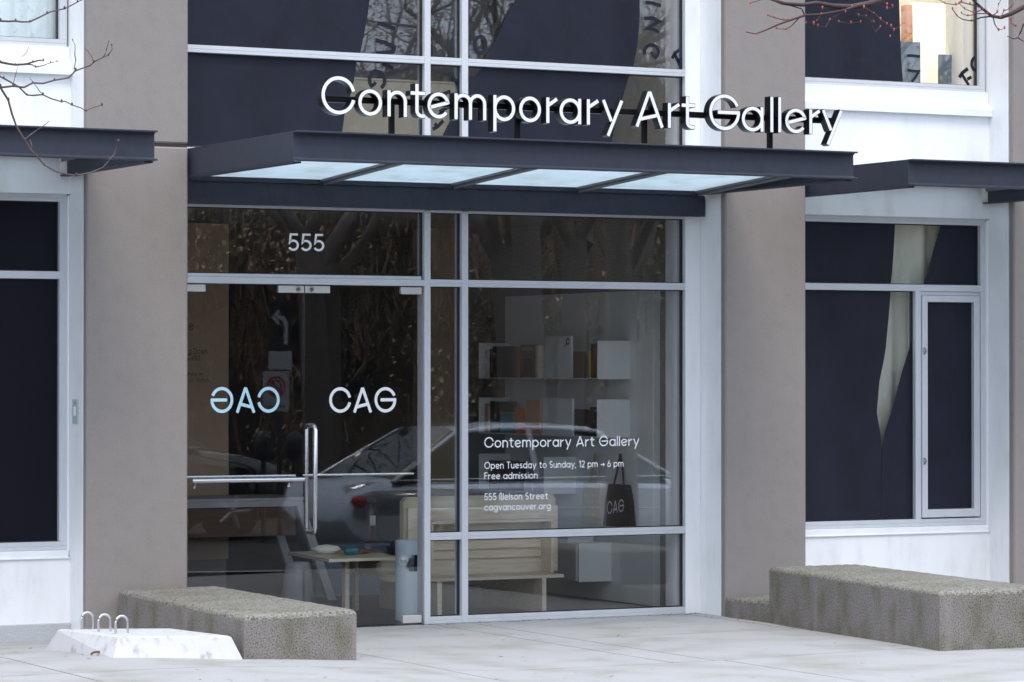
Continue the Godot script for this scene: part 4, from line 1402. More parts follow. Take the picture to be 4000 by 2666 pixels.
	for k in 16:
		var a := Vector3(rng.randf_range(-0.13, 0.02), 0.004 + rng.randf() * 0.01, rng.randf_range(-0.07, 0.07))
		tube(st, [a, a + Vector3(0.06, rng.randf() * 0.03, rng.randf_range(-0.03, 0.03)), a + Vector3(0.13, 0.004, rng.randf_range(-0.04, 0.04))], [0.004], 5)
	part("fibres", st, M.rust_brown, fb)
	# trestle desk and stool further in
	var dk := thing("trestle_desk", "grey framed desk with dark wood front deep in the lobby", "desk")
	bpart("desk_top", Vector3(-1.3, 0.795, -3.2), Vector3(0.20, 0.82, -2.5), M.desk_white, dk, 0.003)
	bpart("front_board", Vector3(-1.3, 0.52, -2.56), Vector3(0.10, 0.75, -2.52), M.desk_wood, dk, 0.002)
	bpart("top_rail", Vector3(-1.3, 0.7505, -2.56), Vector3(0.15, 0.7945, -2.5), M.desk_white, dk, 0.002)
	for zz in [-2.53, -3.15]:
		for e in [[0.09, 0.16, 0.38, 0.0], [-0.9, -0.83, -1.1, 0.0]]:
			st = nst()
			prism(st, PackedVector2Array([Vector2(e[0], 0.7945), Vector2(e[1], 0.7945), Vector2(e[2] + 0.07, 0.0), Vector2(e[2], 0.0)]), zz - 0.03, zz + 0.02, xy)
			part("leg", st, M.desk_white, dk)
	var sl := thing("white_stool", "small pale plastic stool in front of the dark desk", "stool", Vector3(-0.02, 0.0, -2.2))
	st = nst()
	lathe(st, Vector3.ZERO, [Vector2(0.14, 0.0), Vector2(0.12, 0.14), Vector2(0.10, 0.30), Vector2(0.09, 0.33), Vector2(0.0, 0.335)], 20)
	part("seat", st, M.desk_white, sl)
	var lf := thing("floor_leaflet", "white leaflet lying on the dark lobby floor", "paper", Vector3(-0.55, 0.0, -1.75))
	bpart("sheet", Vector3(-0.09, 0.001, -0.05), Vector3(0.09, 0.003, 0.05), M.paper, lf, 0.0)
	var fx := thing("fire_extinguisher", "dark red fire extinguisher standing against the dark back of the lobby", "extinguisher", Vector3(0.97, 0.42, -3.0))
	st = nst()
	lathe(st, Vector3.ZERO, [Vector2(0.0, 0.0), Vector2(0.05, 0.0), Vector2(0.055, 0.02), Vector2(0.055, 0.26), Vector2(0.035, 0.30), Vector2(0.015, 0.32), Vector2(0.0, 0.32)], 20)
	part("cylinder", st, M.red_can, fx)
	bpart("tag", Vector3(-0.025, 0.14, 0.053), Vector3(0.025, 0.22, 0.058), M.paper, fx, 0.001)
	bpart("valve", Vector3(-0.03, 0.32, -0.015), Vector3(0.045, 0.36, 0.015), M.meter_grey, fx, 0.004)
	var pd := thing("grey_pedestal", "dark grey plinth carrying the fire extinguisher and a box", "plinth")
	bpart("top", Vector3(0.42, 0.395, -3.2), Vector3(1.08, 0.4195, -2.85), M.slate_blue, pd, 0.003)
	bpart("carcass", Vector3(0.44, 0.0, -3.18), Vector3(1.06, 0.3945, -2.87), M.slate_blue, pd, 0.003)

func build_upper_rooms() -> void:
	# floors and walls of the rooms over the canopies
	var st := nst()
	box(st, Vector3(-5.3, 3.255, -6.0), Vector3(7.2, 3.295, -0.125))
	structure("upper_floor", st, M.plinth)
	st = nst()
	box(st, Vector3(-5.3, 6.0, -6.0), Vector3(7.2, 6.1, -0.31))
	structure("upper_ceiling", st, M.lobby_white)
	st = nst()
	box(st, Vector3(-2.6, 3.296, -4.1), Vector3(2.62, 5.999, -4.0))
	structure("upper_wall_back", st, M.desk_white)
	st = nst()
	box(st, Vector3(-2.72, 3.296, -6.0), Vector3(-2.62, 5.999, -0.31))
	structure("upper_wall_left", st, M.shade_grey_wall)
	st = nst()
	box(st, Vector3(2.70, 3.296, -6.0), Vector3(2.80, 5.999, -0.31))
	structure("upper_wall_right", st, M.cream_paint)
	st = nst()
	box(st, Vector3(2.81, 3.296, -3.1), Vector3(7.1, 5.999, -3.0))
	structure("upper_wall_cream", st, M.cream_paint)
	st = nst()
	box(st, Vector3(7.1, 3.296, -2.99), Vector3(7.2, 5.999, -0.41))
	structure("upper_wall_end", st, M.lobby_white)
	var post := thing("wooden_post", "brown wooden post standing in the lit upstairs room", "post")
	bpart("post", Vector3(5.285, 3.296, -1.7), Vector3(5.335, 4.89, -1.6), M.orange_wood, post, 0.003)
	var pn := thing("white_screen", "bright white screen standing in the lit upstairs room", "screen")
	bpart("board", Vector3(5.34, 3.5, -1.65), Vector3(5.672, 4.91, -1.6), M.vinyl_white, pn, 0.003)
	bpart("foot", Vector3(5.36, 3.2955, -1.85), Vector3(5.65, 3.4995, -1.45), M.vinyl_white, pn, 0.003)
	var pt := thing("low_partition", "low beige partition standing behind the upper entrance glass", "partition")
	bpart("panel", Vector3(-1.9, 3.2955, -1.56), Vector3(1.75, 4.03, -1.5), M.partition_beige, pt, 0.003)
	bpart("cap", Vector3(-1.91, 4.0302, -1.57), Vector3(1.76, 4.045, -1.49), M.partition_beige, pt, 0.002)
	bpart("window_lining", Vector3(4.913, 4.0, -0.5), Vector3(5.03, 5.9, -0.3005), M.white_metal_trim, get_node("gallery_building"), 0.002)
	var ch := thing("leaning_board", "dark grey board leaning inside the lit upstairs window", "board")
	bpart("board", Vector3(4.36, 3.2955, -0.48), Vector3(4.612, 4.432, -0.45), M.slate_blue, ch, 0.002)
	var bx := thing("corner_board", "blue grey board leaning inside the upstairs window corner", "panel")
	bpart("board", Vector3(4.80, 3.2955, -0.48), Vector3(5.04, 4.345, -0.45), M.slate_blue, bx, 0.002)
	# the upstairs lamp, on in the photograph
	var lp := thing("ceiling_lamp", "lit square ceiling lamp in the upstairs room", "lamp", Vector3(5.0, 5.93, -1.3))
	bpart("housing", Vector3(-0.5, 0.0, -0.5), Vector3(0.5, 0.068, 0.5), M.vinyl_white, lp, 0.004)
	st = nst()
	quad(st, Vector3(-0.46, -0.003, -0.46), Vector3(0.46, -0.003, -0.46), Vector3(0.46, -0.003, 0.46), Vector3(-0.46, -0.003, 0.46), Vector3.DOWN)
	var gl := mat("lamp_glow", Color(1, 0.9, 0.72), 0.5)
	gl.emission_enabled = true
	gl.emission = Color(1.0, 0.88, 0.68)
	gl.emission_energy_multiplier = 1.6
	part("lamp_diffuser", st, gl, lp)
	var al := AreaLight3D.new()
	al.name = "ceiling_lamp_light"
	al.area_size = Vector2(0.9, 0.9)
	al.light_color = Color(1.0, 0.95, 0.86)
	al.light_energy = 3.0
	al.shadow_enabled = true
	al.rotation_degrees = Vector3(-90, 0, 0)
	al.position = Vector3(0, -0.01, 0)
	lp.add_child(al)
	# rooms behind the lower side windows
	for r in [["left_room_wall", -5.3, -2.2], ["right_room_wall", 2.63, 5.6]]:
		st = nst()
		box(st, Vector3(r[1], 0.0, -2.6), Vector3(r[2], 3.25, -2.5))
		structure(r[0], st, M.pale_drape)
	var dr := thing("pale_drape", "pale hanging drape showing through the torn film of the right window", "drape")
	st = nst()
	st.set_smooth_group(0)
	for i in 60:
		var xa := 3.1 + 1.9 * i / 60.0
		var xb := 3.1 + 1.9 * (i + 1) / 60.0
		var f := func(x: float) -> float: return -0.17 + 0.022 * sin(x * 19.0) + 0.012 * sin(x * 43.0)
		quad(st, Vector3(xa, 0.02, f.call(xa)), Vector3(xb, 0.02, f.call(xb)), Vector3(xb, 3.2, f.call(xb)), Vector3(xa, 3.2, f.call(xa)), Vector3.BACK)
	part("cloth", st, M.pale_drape, dr)

# ------------------------------------------------------------------ street: trees, cars, signs (mirrored in the glass)
func grow(st: SurfaceTool, tips: Array, p: Vector3, d: Vector3, l: float, r: float, depth: int) -> void:
	var pts := [p]
	var rad := [r]
	var n := 4
	var q := p
	var dd := d
	for i in n:
		dd = (dd + Vector3(rng.randfn(0, 0.12), rng.randfn(0.03, 0.08), rng.randfn(0, 0.12))).normalized()
		q += dd * l / n
		pts.append(q)
		rad.append(lerpf(r, r * 0.55, float(i + 1) / n))
	tube(st, pts, rad, 7 if depth > 3 else (5 if depth > 1 else 3), false)
	if depth <= 0:
		tips.append(q)
		return
	var kids := 2 + (1 if rng.randf() < 0.6 else 0)
	for k in kids:
		var side := dd.cross(Vector3(rng.randfn(), rng.randfn(), rng.randfn())).normalized()
		var nd := (dd * 0.75 + side * rng.randf_range(0.45, 0.9) + Vector3(0, 0.12, 0)).normalized()
		grow(st, tips, pts[n - (k % 2)], nd, l * rng.randf_range(0.6, 0.82), rad[n - (k % 2)] * rng.randf_range(0.6, 0.8), depth - 1)

func street_tree(label: String, at: Vector3, h: float, seed_: int, leaves: bool, group: String) -> void:
	rng.seed = seed_
	var t := thing("bare_tree", label, "tree", at, group)
	var st := nst()
	var top := Vector3(rng.randf_range(-0.2, 0.2), h * 0.36, rng.randf_range(-0.2, 0.2))
	var r0 := h * 0.020
	tube(st, [Vector3(0, -0.3, 0), Vector3(0, 0.15, 0), top * 0.5, top], [r0 * 1.5, r0 * 1.05, r0 * 0.9, r0 * 0.75], 10)
	part("trunk", st, M.bark, t)
	st = nst()
	var tips := []
	for k in 4:
		var a := TAU * k / 4.0 + rng.randf() * 0.8
		grow(st, tips, top * (0.85 + 0.05 * k), Vector3(cos(a) * 0.7, 1.0, sin(a) * 0.7).normalized(), h * 0.22, r0 * 0.5, 5)
	part("crown", st, M.bark, t)
	if leaves:
		var mm := MultiMesh.new()
		mm.transform_format = MultiMesh.TRANSFORM_3D
		mm.use_colors = true
		var lst := nst()
		tri(lst, Vector3(-0.5, 0, 0), Vector3(0, 0.5, 0.1), Vector3(0.5, 0, 0), Vector3.BACK)
		tri(lst, Vector3(-0.5, 0, 0), Vector3(0.5, 0, 0), Vector3(0, -0.5, 0.1), Vector3.BACK)
		mm.mesh = commit(lst, M.dry_leaf)
		mm.instance_count = tips.size() * 4
		for i in tips.size() * 4:
			var b := Basis.from_euler(Vector3(rng.randf() * TAU, rng.randf() * TAU, 0)).scaled(Vector3.ONE * rng.randf_range(0.03, 0.06))
			mm.set_instance_transform(i, Transform3D(b, tips[i % tips.size()] + Vector3(rng.randfn(0, 0.35), rng.randfn(0, 0.35), rng.randfn(0, 0.35))))
			var v := rng.randf_range(0.5, 1.3)
			mm.set_instance_color(i, Color(0.36 * v, 0.255 * v, 0.165 * v))
		var mi := MultiMeshInstance3D.new()
		mi.name = "dry_leaves"
		mi.multimesh = mm
		mi.set_meta("kind", "stuff")
		t.add_child(mi)

func hanging(st: SurfaceTool, buds: SurfaceTool, px: Array, z: float, r0: float, r1: float, start := [], bud_every := 2, bud_r := 0.006) -> void:
	var pts := []
	for s in start:
		pts.append(s)
	for k in range(0, px.size(), 2):
		pts.append(on_z(px[k], px[k + 1], z + 0.02 * sin(k * 1.3)))
	var rad := []
	for i in pts.size():
		rad.append(lerpf(r0, r1, float(i) / (pts.size() - 1)) * 1.3)
	tube(st, pts, rad, 6, false)
	for i in range(start.size(), pts.size()):
		if bud_every > 0 and (i % bud_every == 0 or i == pts.size() - 1):
			var b := bud_r * rng.randf_range(0.9, 1.5)
			blob(buds, pts[i] + Vector3(0, b * 0.6, 0), Vector3(b * 0.8, b * 1.3, b * 0.8), i, 0.2, 6, 4)

func overhanging_trees() -> void:
	# left: thin budded twigs reaching in from a tree beyond the frame
	rng.seed = 12
	var t := thing("street_tree", "young bare tree with thin brown budded twigs reaching over the left canopy", "tree", Vector3.ZERO)
	var st := nst()
	var tb := Vector3(-7.0, gy(-7, 5), 5.1)
	tube(st, [tb - Vector3(0, 0.2, 0), tb + Vector3(0, 1.5, 0), tb + Vector3(0.05, 3.0, 0), tb + Vector3(0.1, 5.0, 0), tb + Vector3(0.1, 7.5, 0)], [0.11, 0.085, 0.07, 0.045, 0.012], 10)
	part("trunk", st, M.bark, t)
	st = nst()
	var bd := nst()
	var a := tb + Vector3(0.05, 2.9, 0)
	var l1 := Vector3(-5.9, 3.45, 5.1)
	tube(st, [a, Vector3(-6.5, 3.15, 5.1), l1, Vector3(-5.3, 3.5, 5.1)], [0.03, 0.022, 0.014, 0.008], 7, false)
	var u := func(v: Array, s: float, oy: float) -> Array:
		var o := []
		for k in range(0, v.size(), 2):
			o.append(v[k] / s)
			o.append(v[k + 1] / s + oy)
		return o
	hanging(st, bd, u.call([0, 385, 150, 392, 280, 385, 380, 402, 540, 400, 700, 325, 860, 245, 940, 210, 1180, 160, 1300, 100, 1420, 35, 1500, -5], 4.706, 0), 5.1, 0.0048, 0.002, [Vector3(-5.6, 3.49, 5.1), Vector3(-5.2, 3.6, 5.1)], 2)
	hanging(st, bd, u.call([0, 1140, 140, 1170, 280, 1190, 460, 1180, 600, 1140, 725, 1105, 790, 1115], 4.706, 0), 5.0, 0.0065, 0.003, [l1, Vector3(-5.3, 3.42, 5.05)], 2)
	hanging(st, bd, u.call([460, 1180, 590, 1190, 650, 1235, 780, 1205, 920, 1155, 1045, 1130], 4.706, 0), 5.0, 0.003, 0.0015, [], 2, 0.004)
	hanging(st, bd, u.call([0, 128, 30, 138, 170, 122, 310, 140, 425, 80, 560, 88, 710, 45, 890, 15], 3.361, 300) + u.call([1385, 1300, 1650, 1205, 1720, 1140, 1890, 1050, 1985, 1015, 2060, 905, 2050, 840], 4.706, 0), 5.1, 0.005, 0.0018, [Vector3(-5.3, 3.5, 5.1), Vector3(-5.05, 3.36, 5.1)], 2)
	hanging(st, bd, u.call([1890, 1050, 1930, 990, 1945, 930, 2000, 740], 4.706, 0), 5.1, 0.0028, 0.0012, [], 0)
	hanging(st, bd, u.call([1720, 1140, 1680, 1040, 1610, 940, 1560, 900], 4.706, 0), 5.1, 0.002, 0.001, [], 0)
	hanging(st, bd, u.call([1385, 1300, 1360, 1250, 1385, 1110, 1370, 1000, 1375, 830, 1330, 740], 4.706, 0), 5.1, 0.0028, 0.001, [], 3, 0.0035)
	hanging(st, bd, u.call([0, 0, 45, 20, 240, 130, 350, 240, 430, 245, 560, 235, 660, 285, 805, 328, 845, 320, 940, 370, 1060, 410, 1125, 450, 1190, 415, 1335, 370], 3.361, 300), 5.05, 0.0042, 0.0016, [Vector3(-5.3, 3.5, 5.1)], 2, 0.005)
	hanging(st, bd, u.call([565, 235, 515, 190, 460, 110, 380, 10], 3.361, 300), 5.05, 0.002, 0.001, [], 0)
	hanging(st, bd, u.call([0, 140, 105, 310, 150, 480, 210, 650, 320, 830, 400, 960, 475, 1040, 575, 1155, 720, 1240, 840, 1275, 1000, 1300, 1200, 1255, 1350, 1190, 1430, 1100, 1500, 1010, 1550, 860], 3.361, 300), 5.0, 0.0052, 0.002, [Vector3(-5.3, 3.5, 5.1), Vector3(-5.0, 3.36, 5.05)], 3)
	hanging(st, bd, u.call([320, 830, 400, 760, 480, 700, 560, 650, 640, 585], 3.361, 300), 5.0, 0.003, 0.0012, [], 0)
	hanging(st, bd, u.call([400, 960, 415, 900, 390, 830], 3.361, 300), 5.0, 0.0032, 0.002, [], 0)
	hanging(st, bd, u.call([230, 1567, 290, 1340, 360, 1100, 430, 1020, 490, 950, 520, 860], 4.706, 0), 5.2, 0.0016, 0.001, [], 0)
	var tips := []
	for k in 9:
		var ang := PI * 0.5 + TAU * k / 9.0
		grow(st, tips, tb + Vector3(0.08, 3.4 + 0.42 * k, 0), Vector3(cos(ang) * 0.8 - 0.3, 0.7, sin(ang) * 0.8).normalized(), 1.1, 0.022, 3)
	part("crown", st, M.twig_grey, t)
	part("bud", bd, M.bud_brown, t).set_meta("kind", "stuff")
	# right: dark boughs with red buds
	t = thing("street_tree", "bare tree with dark drooping boughs and red buds over the right window", "tree", Vector3.ZERO)
	st = nst()
	tb = Vector3(4.3, gy(4.3, 4.6), 4.6)
	tube(st, [tb - Vector3(0, 0.2, 0), tb + Vector3(0, 1.5, 0), tb + Vector3(-0.05, 3.2, 0), tb + Vector3(-0.1, 5.6, 0), tb + Vector3(-0.1, 9.0, 0)], [0.17, 0.13, 0.11, 0.07, 0.015], 10)
	part("trunk", st, M.bark, t)
	st = nst()
	bd = nst()
	var v := func(p: Array) -> Array:
		var o := []
		for k in range(0, p.size(), 2):
			o.append(2850 + p[k] / 1.1696)
			o.append(p[k + 1] / 1.1696)
		return o
	var root_p := tb + Vector3(-0.06, 3.5, 0)
	hanging(st, bd, v.call([900, -90, 780, -40, 690, 0, 640, 18, 560, 32, 480, 28, 400, 14, 330, 22, 250, 15, 200, 0, 150, -20]), 4.6, 0.025, 0.005, [root_p, Vector3(3.2, 4.35, 4.6), Vector3(2.2, 4.5, 4.6)], 0)
	hanging(st, bd, v.call([650, 14, 590, 26, 520, 48, 420, 66, 345, 70, 290, 88, 220, 113, 165, 138, 120, 155, 80, 147]), 4.62, 0.008, 0.0022, [], 1)
	hanging(st, bd, v.call([520, 48, 480, 80, 458, 95, 440, 124, 405, 118, 385, 108]), 4.6, 0.004, 0.0016, [], 2)
	hanging(st, bd, v.call([460, 92, 500, 100, 555, 106, 600, 101]), 4.58, 0.0035, 0.002, [], 1)
	hanging(st, bd, v.call([630, 22, 640, 60, 645, 100, 665, 148, 690, 122]), 4.57, 0.0045, 0.0018, [], 2)
	hanging(st, bd, v.call([615, 35, 660, 62, 690, 90, 720, 110, 752, 138, 780, 118]), 4.66, 0.0045, 0.0016, [], 1)
	hanging(st, bd, v.call([740, 120, 752, 155, 735, 168]), 4.66, 0.002, 0.001, [], 2)
	hanging(st, bd, v.call([345, 70, 330, 40, 280, 25, 240, 20, 170, -10, 95, 15]), 4.6, 0.004, 0.0016, [], 2)
	hanging(st, bd, v.call([290, 88, 250, 92, 205, 80, 175, 70]), 4.6, 0.003, 0.0014, [], 1)
	hanging(st, bd, v.call([320, 80, 290, 112, 260, 135, 215, 130]), 4.6, 0.0028, 0.0012, [], 2)
	hanging(st, bd, v.call([420, 66, 400, 95, 350, 105]), 4.6, 0.0026, 0.0014, [], 1)
	hanging(st, bd, v.call([560, 32, 530, 55, 490, 45, 425, 38]), 4.6, 0.003, 0.0015, [], 1)
	hanging(st, bd, v.call([690, 0, 720, 22, 745, 30, 720, 40]), 4.6, 0.003, 0.0015, [], 1)
	hanging(st, bd, v.call([560, 40, 590, 70, 625, 75, 660, 100]), 4.6, 0.003, 0.0015, [], 1)
	hanging(st, bd, v.call([1500, -30, 1400, 5, 1345, 32, 1290, 62, 1240, 80, 1200, 74, 1160, 42, 1130, 15, 1105, -10]), 4.5, 0.017, 0.005, [root_p + Vector3(0, 0.1, 0), Vector3(3.2, 4.1, 4.55), Vector3(2.4, 4.08, 4.5)], 0)
	hanging(st, bd, v.call([1200, 74, 1150, 80, 1105, 96, 1065, 88, 1040, 72, 1020, 42]), 4.5, 0.004, 0.0018, [], 2)
	hanging(st, bd, v.call([1180, 62, 1140, 62, 1090, 72, 1060, 60]), 4.52, 0.003, 0.0014, [], 2)
	hanging(st, bd, v.call([1160, 42, 1120, 58, 1075, 40, 1050, 15]), 4.52, 0.003, 0.0014, [], 1)
	hanging(st, bd, v.call([1150, 35, 1100, 20, 1060, 10, 1035, 22, 985, 15, 965, 2]), 4.5, 0.003, 0.0014, [], 1)
	hanging(st, bd, v.call([1205, 76, 1212, 108, 1230, 138, 1258, 130]), 4.48, 0.003, 0.0014, [], 2)
	hanging(st, bd, v.call([1345, 110, 1330, 150, 1318, 172, 1300, 178, 1270, 165]), 4.48, 0.005, 0.002, [], 0)
	hanging(st, bd, v.call([1318, 172, 1345, 190]), 4.48, 0.003, 0.002, [], 1)
	hanging(st, bd, v.call([1310, 120, 1290, 108, 1285, 88]), 4.48, 0.002, 0.0012, [], 1)
	hanging(st, bd, v.call([1240, 80, 1255, 50, 1280, 40, 1300, 15]), 4.5, 0.003, 0.0014, [], 1)
	hanging(st, bd, v.call([1200, 74, 1225, 55, 1230, 20, 1245, -10]), 4.5, 0.003, 0.0014, [], 1)
	tips = []
	rng.seed = 31
	for k in 11:
		var ang := TAU * k / 11.0
		grow(st, tips, tb + Vector3(-0.1, 4.6 + 0.4 * k, 0), Vector3(cos(ang) * 0.9, 0.6, sin(ang) * 0.9).normalized(), 1.5, 0.035, 3)
	part("crown", st, M.twig, t)
	part("bud", bd, M.bud_red, t).set_meta("kind", "stuff")

# a car lofted from stations: body, glasshouse and roof; it faces +x
func car(called: String, label: String, at: Vector3, L: float, W: float, belt: float, roof: float, paint: Material, suv: bool) -> void:
	var c := thing(called, label, "car", at)
	var hw := W * 0.5
	var body := nst()
	body.set_smooth_group(0)
	var sts := [  # t along the length, deck height factor, half width factor, underside
		[0.0, 0.70, 0.80, 0.42], [0.015, 0.92, 0.90, 0.30], [0.06, 1.0, 0.96, 0.22], [0.2, 1.01, 1.0, 0.2], [0.5, 1.0, 1.0, 0.2], [0.72, 0.97, 1.0, 0.2], [0.86, 0.90, 0.98, 0.2], [0.95, 0.80, 0.92, 0.24], [0.99, 0.66, 0.82, 0.32], [1.0, 0.55, 0.74, 0.4]]
	var ring := func(s: Array) -> Array:
		var x: float = s[0] * L
		var y1: float = belt * s[1]
		var w: float = hw * s[2]
		var u: float = s[3]
		var r := []
		for k in [[0.0, 0.0], [0.86, 0.0], [0.98, 0.18], [1.0, 0.5], [0.985, 0.8], [0.93, 0.96], [0.8, 1.02], [0.0, 1.05]]:
			r.append(Vector3(x, lerpf(u, y1, k[1]), w * k[0]))
		for k in range(6, 0, -1):
			r.append(Vector3(x, r[k].y, -r[k].z))
		return r
	for i in sts.size() - 1:
		var a: Array = ring.call(sts[i])
		var b: Array = ring.call(sts[i + 1])
		var mid := Vector3(L * 0.5, belt * 0.6, 0)
		for k in a.size():
			var k2: int = (k + 1) % a.size()
			var o: Vector3 = (a[k] + b[k2]) * 0.5 - Vector3((a[k].x + b[k].x) * 0.5, belt * 0.6, 0)
			quad(body, a[k], a[k2], b[k2], b[k], o)
	for e in [0, sts.size() - 1]:
		var a: Array = ring.call(sts[e])
		for k in range(1, a.size() - 1):
			tri(body, a[0], a[k], a[k + 1], Vector3(-1 if e == 0 else 1, 0, 0))
	part("body", body, paint, c)
	# glasshouse
	var g := [[0.04 if suv else 0.10, 0.0], [0.10 if suv else 0.26, 0.93], [0.2 if suv else 0.36, 1.0], [0.48, 1.0], [0.58, 0.93], [0.74, 0.0]]
	var green := nst()
	var roofm := nst()
	green.set_smooth_group(0)
	roofm.set_smooth_group(0)
	var base_y := belt * 1.0
	var gr := func(s: Array) -> Array:
		var x: float = s[0] * L
		var h: float = lerpf(base_y, roof, s[1])
		var wt := lerpf(0.92, 0.70, s[1]) * hw
		return [Vector3(x, base_y - 0.02, 0.92 * hw), Vector3(x, lerpf(base_y, h, 0.93), wt + 0.01), Vector3(x, h + 0.012 * s[1], wt * 0.8), Vector3(x, h + 0.03 * s[1], 0)]
	for i in g.size() - 1:
		var a: Array = gr.call(g[i])
		var b: Array = gr.call(g[i + 1])
		for m in [1.0, -1.0]:
			var mm := Vector3(1, 1, m)
			quad(green, a[0] * mm, a[1] * mm, b[1] * mm, b[0] * mm, Vector3(0, 0.2, m))
			var top_st: SurfaceTool = roofm if i >= 1 and i <= 3 else green
			for k in [1, 2]:
				quad(top_st, a[k] * mm, a[k + 1] * mm, b[k + 1] * mm, b[k] * mm, Vector3(0, 1, 0.1 * m))
	part("windows", green, M.car_glass, c)
	part("roof", roofm, paint, c)
	# pillars and a bright line under the glass
	var tr := nst()
	for m in [1.0, -1.0]:
		var pts := []
		for s in g:
			var r: Array = gr.call(s)
			pts.append(r[1] * Vector3(1, 1, m) + Vector3(0, 0.004, 0.004 * m))
		tube(tr, pts, [0.022], 6)
		var mx := lerpf(g[2][0], g[3][0], 0.55) * L
		tube(tr, [Vector3(mx, base_y, 0.925 * hw * m), Vector3(mx, roof - 0.05, 0.72 * hw * m)], [0.03], 6)
	part("pillar_trim", tr, paint, c)
	tr = nst()
	for m in [1.0, -1.0]:
		tube(tr, [Vector3(g[0][0] * L, base_y + 0.01, 0.935 * hw * m), Vector3(g[5][0] * L, base_y + 0.01, 0.935 * hw * m)], [0.009], 6)
		tube(tr, [Vector3(0.14 * L, belt * 0.72, 1.003 * hw * m), Vector3(0.9 * L, belt * 0.66, 0.99 * hw * m)], [0.008], 6)
	part("chrome_strip", tr, M.chrome, c)
	for x in [0.19, 0.81]:
		for m in [1.0, -1.0]:
			var wn := node_part("wheel", c)
			var cx := Vector3(x * L, 0.335, m * (hw - 0.11))
			var t := nst()
			tube(t, [cx - Vector3(0, 0, 0.11), cx - Vector3(0, 0, 0.09), cx + Vector3(0, 0, 0.10), cx + Vector3(0, 0, 0.122)], [0.30, 0.335, 0.335, 0.29], 26)
			part("tyre", t, M.tyre, wn)
			t = nst()
			for k in 5:
				var an := TAU * k / 5.0
				tube(t, [cx + Vector3(0, 0, m * 0.125), cx + Vector3(cos(an) * 0.2, sin(an) * 0.2, m * 0.125)], [0.035, 0.028], 6)
			part("rim", t, M.alloy, wn)
	for m in [1.0, -1.0]:
		var t := nst()
		blob(t, Vector3(0.03 * L, belt * 0.80, m * hw * 0.80), Vector3(0.09, 0.075, 0.16), 3, 0.0, 12, 8)
		part("tail_light", t, M.tail_red, c)
		t = nst()
		blob(t, Vector3(0.955 * L, belt * 0.62, m * hw * 0.78), Vector3(0.13, 0.07, 0.15), 3, 0.0, 12, 8)
		part("headlight", t, M.chrome, c)

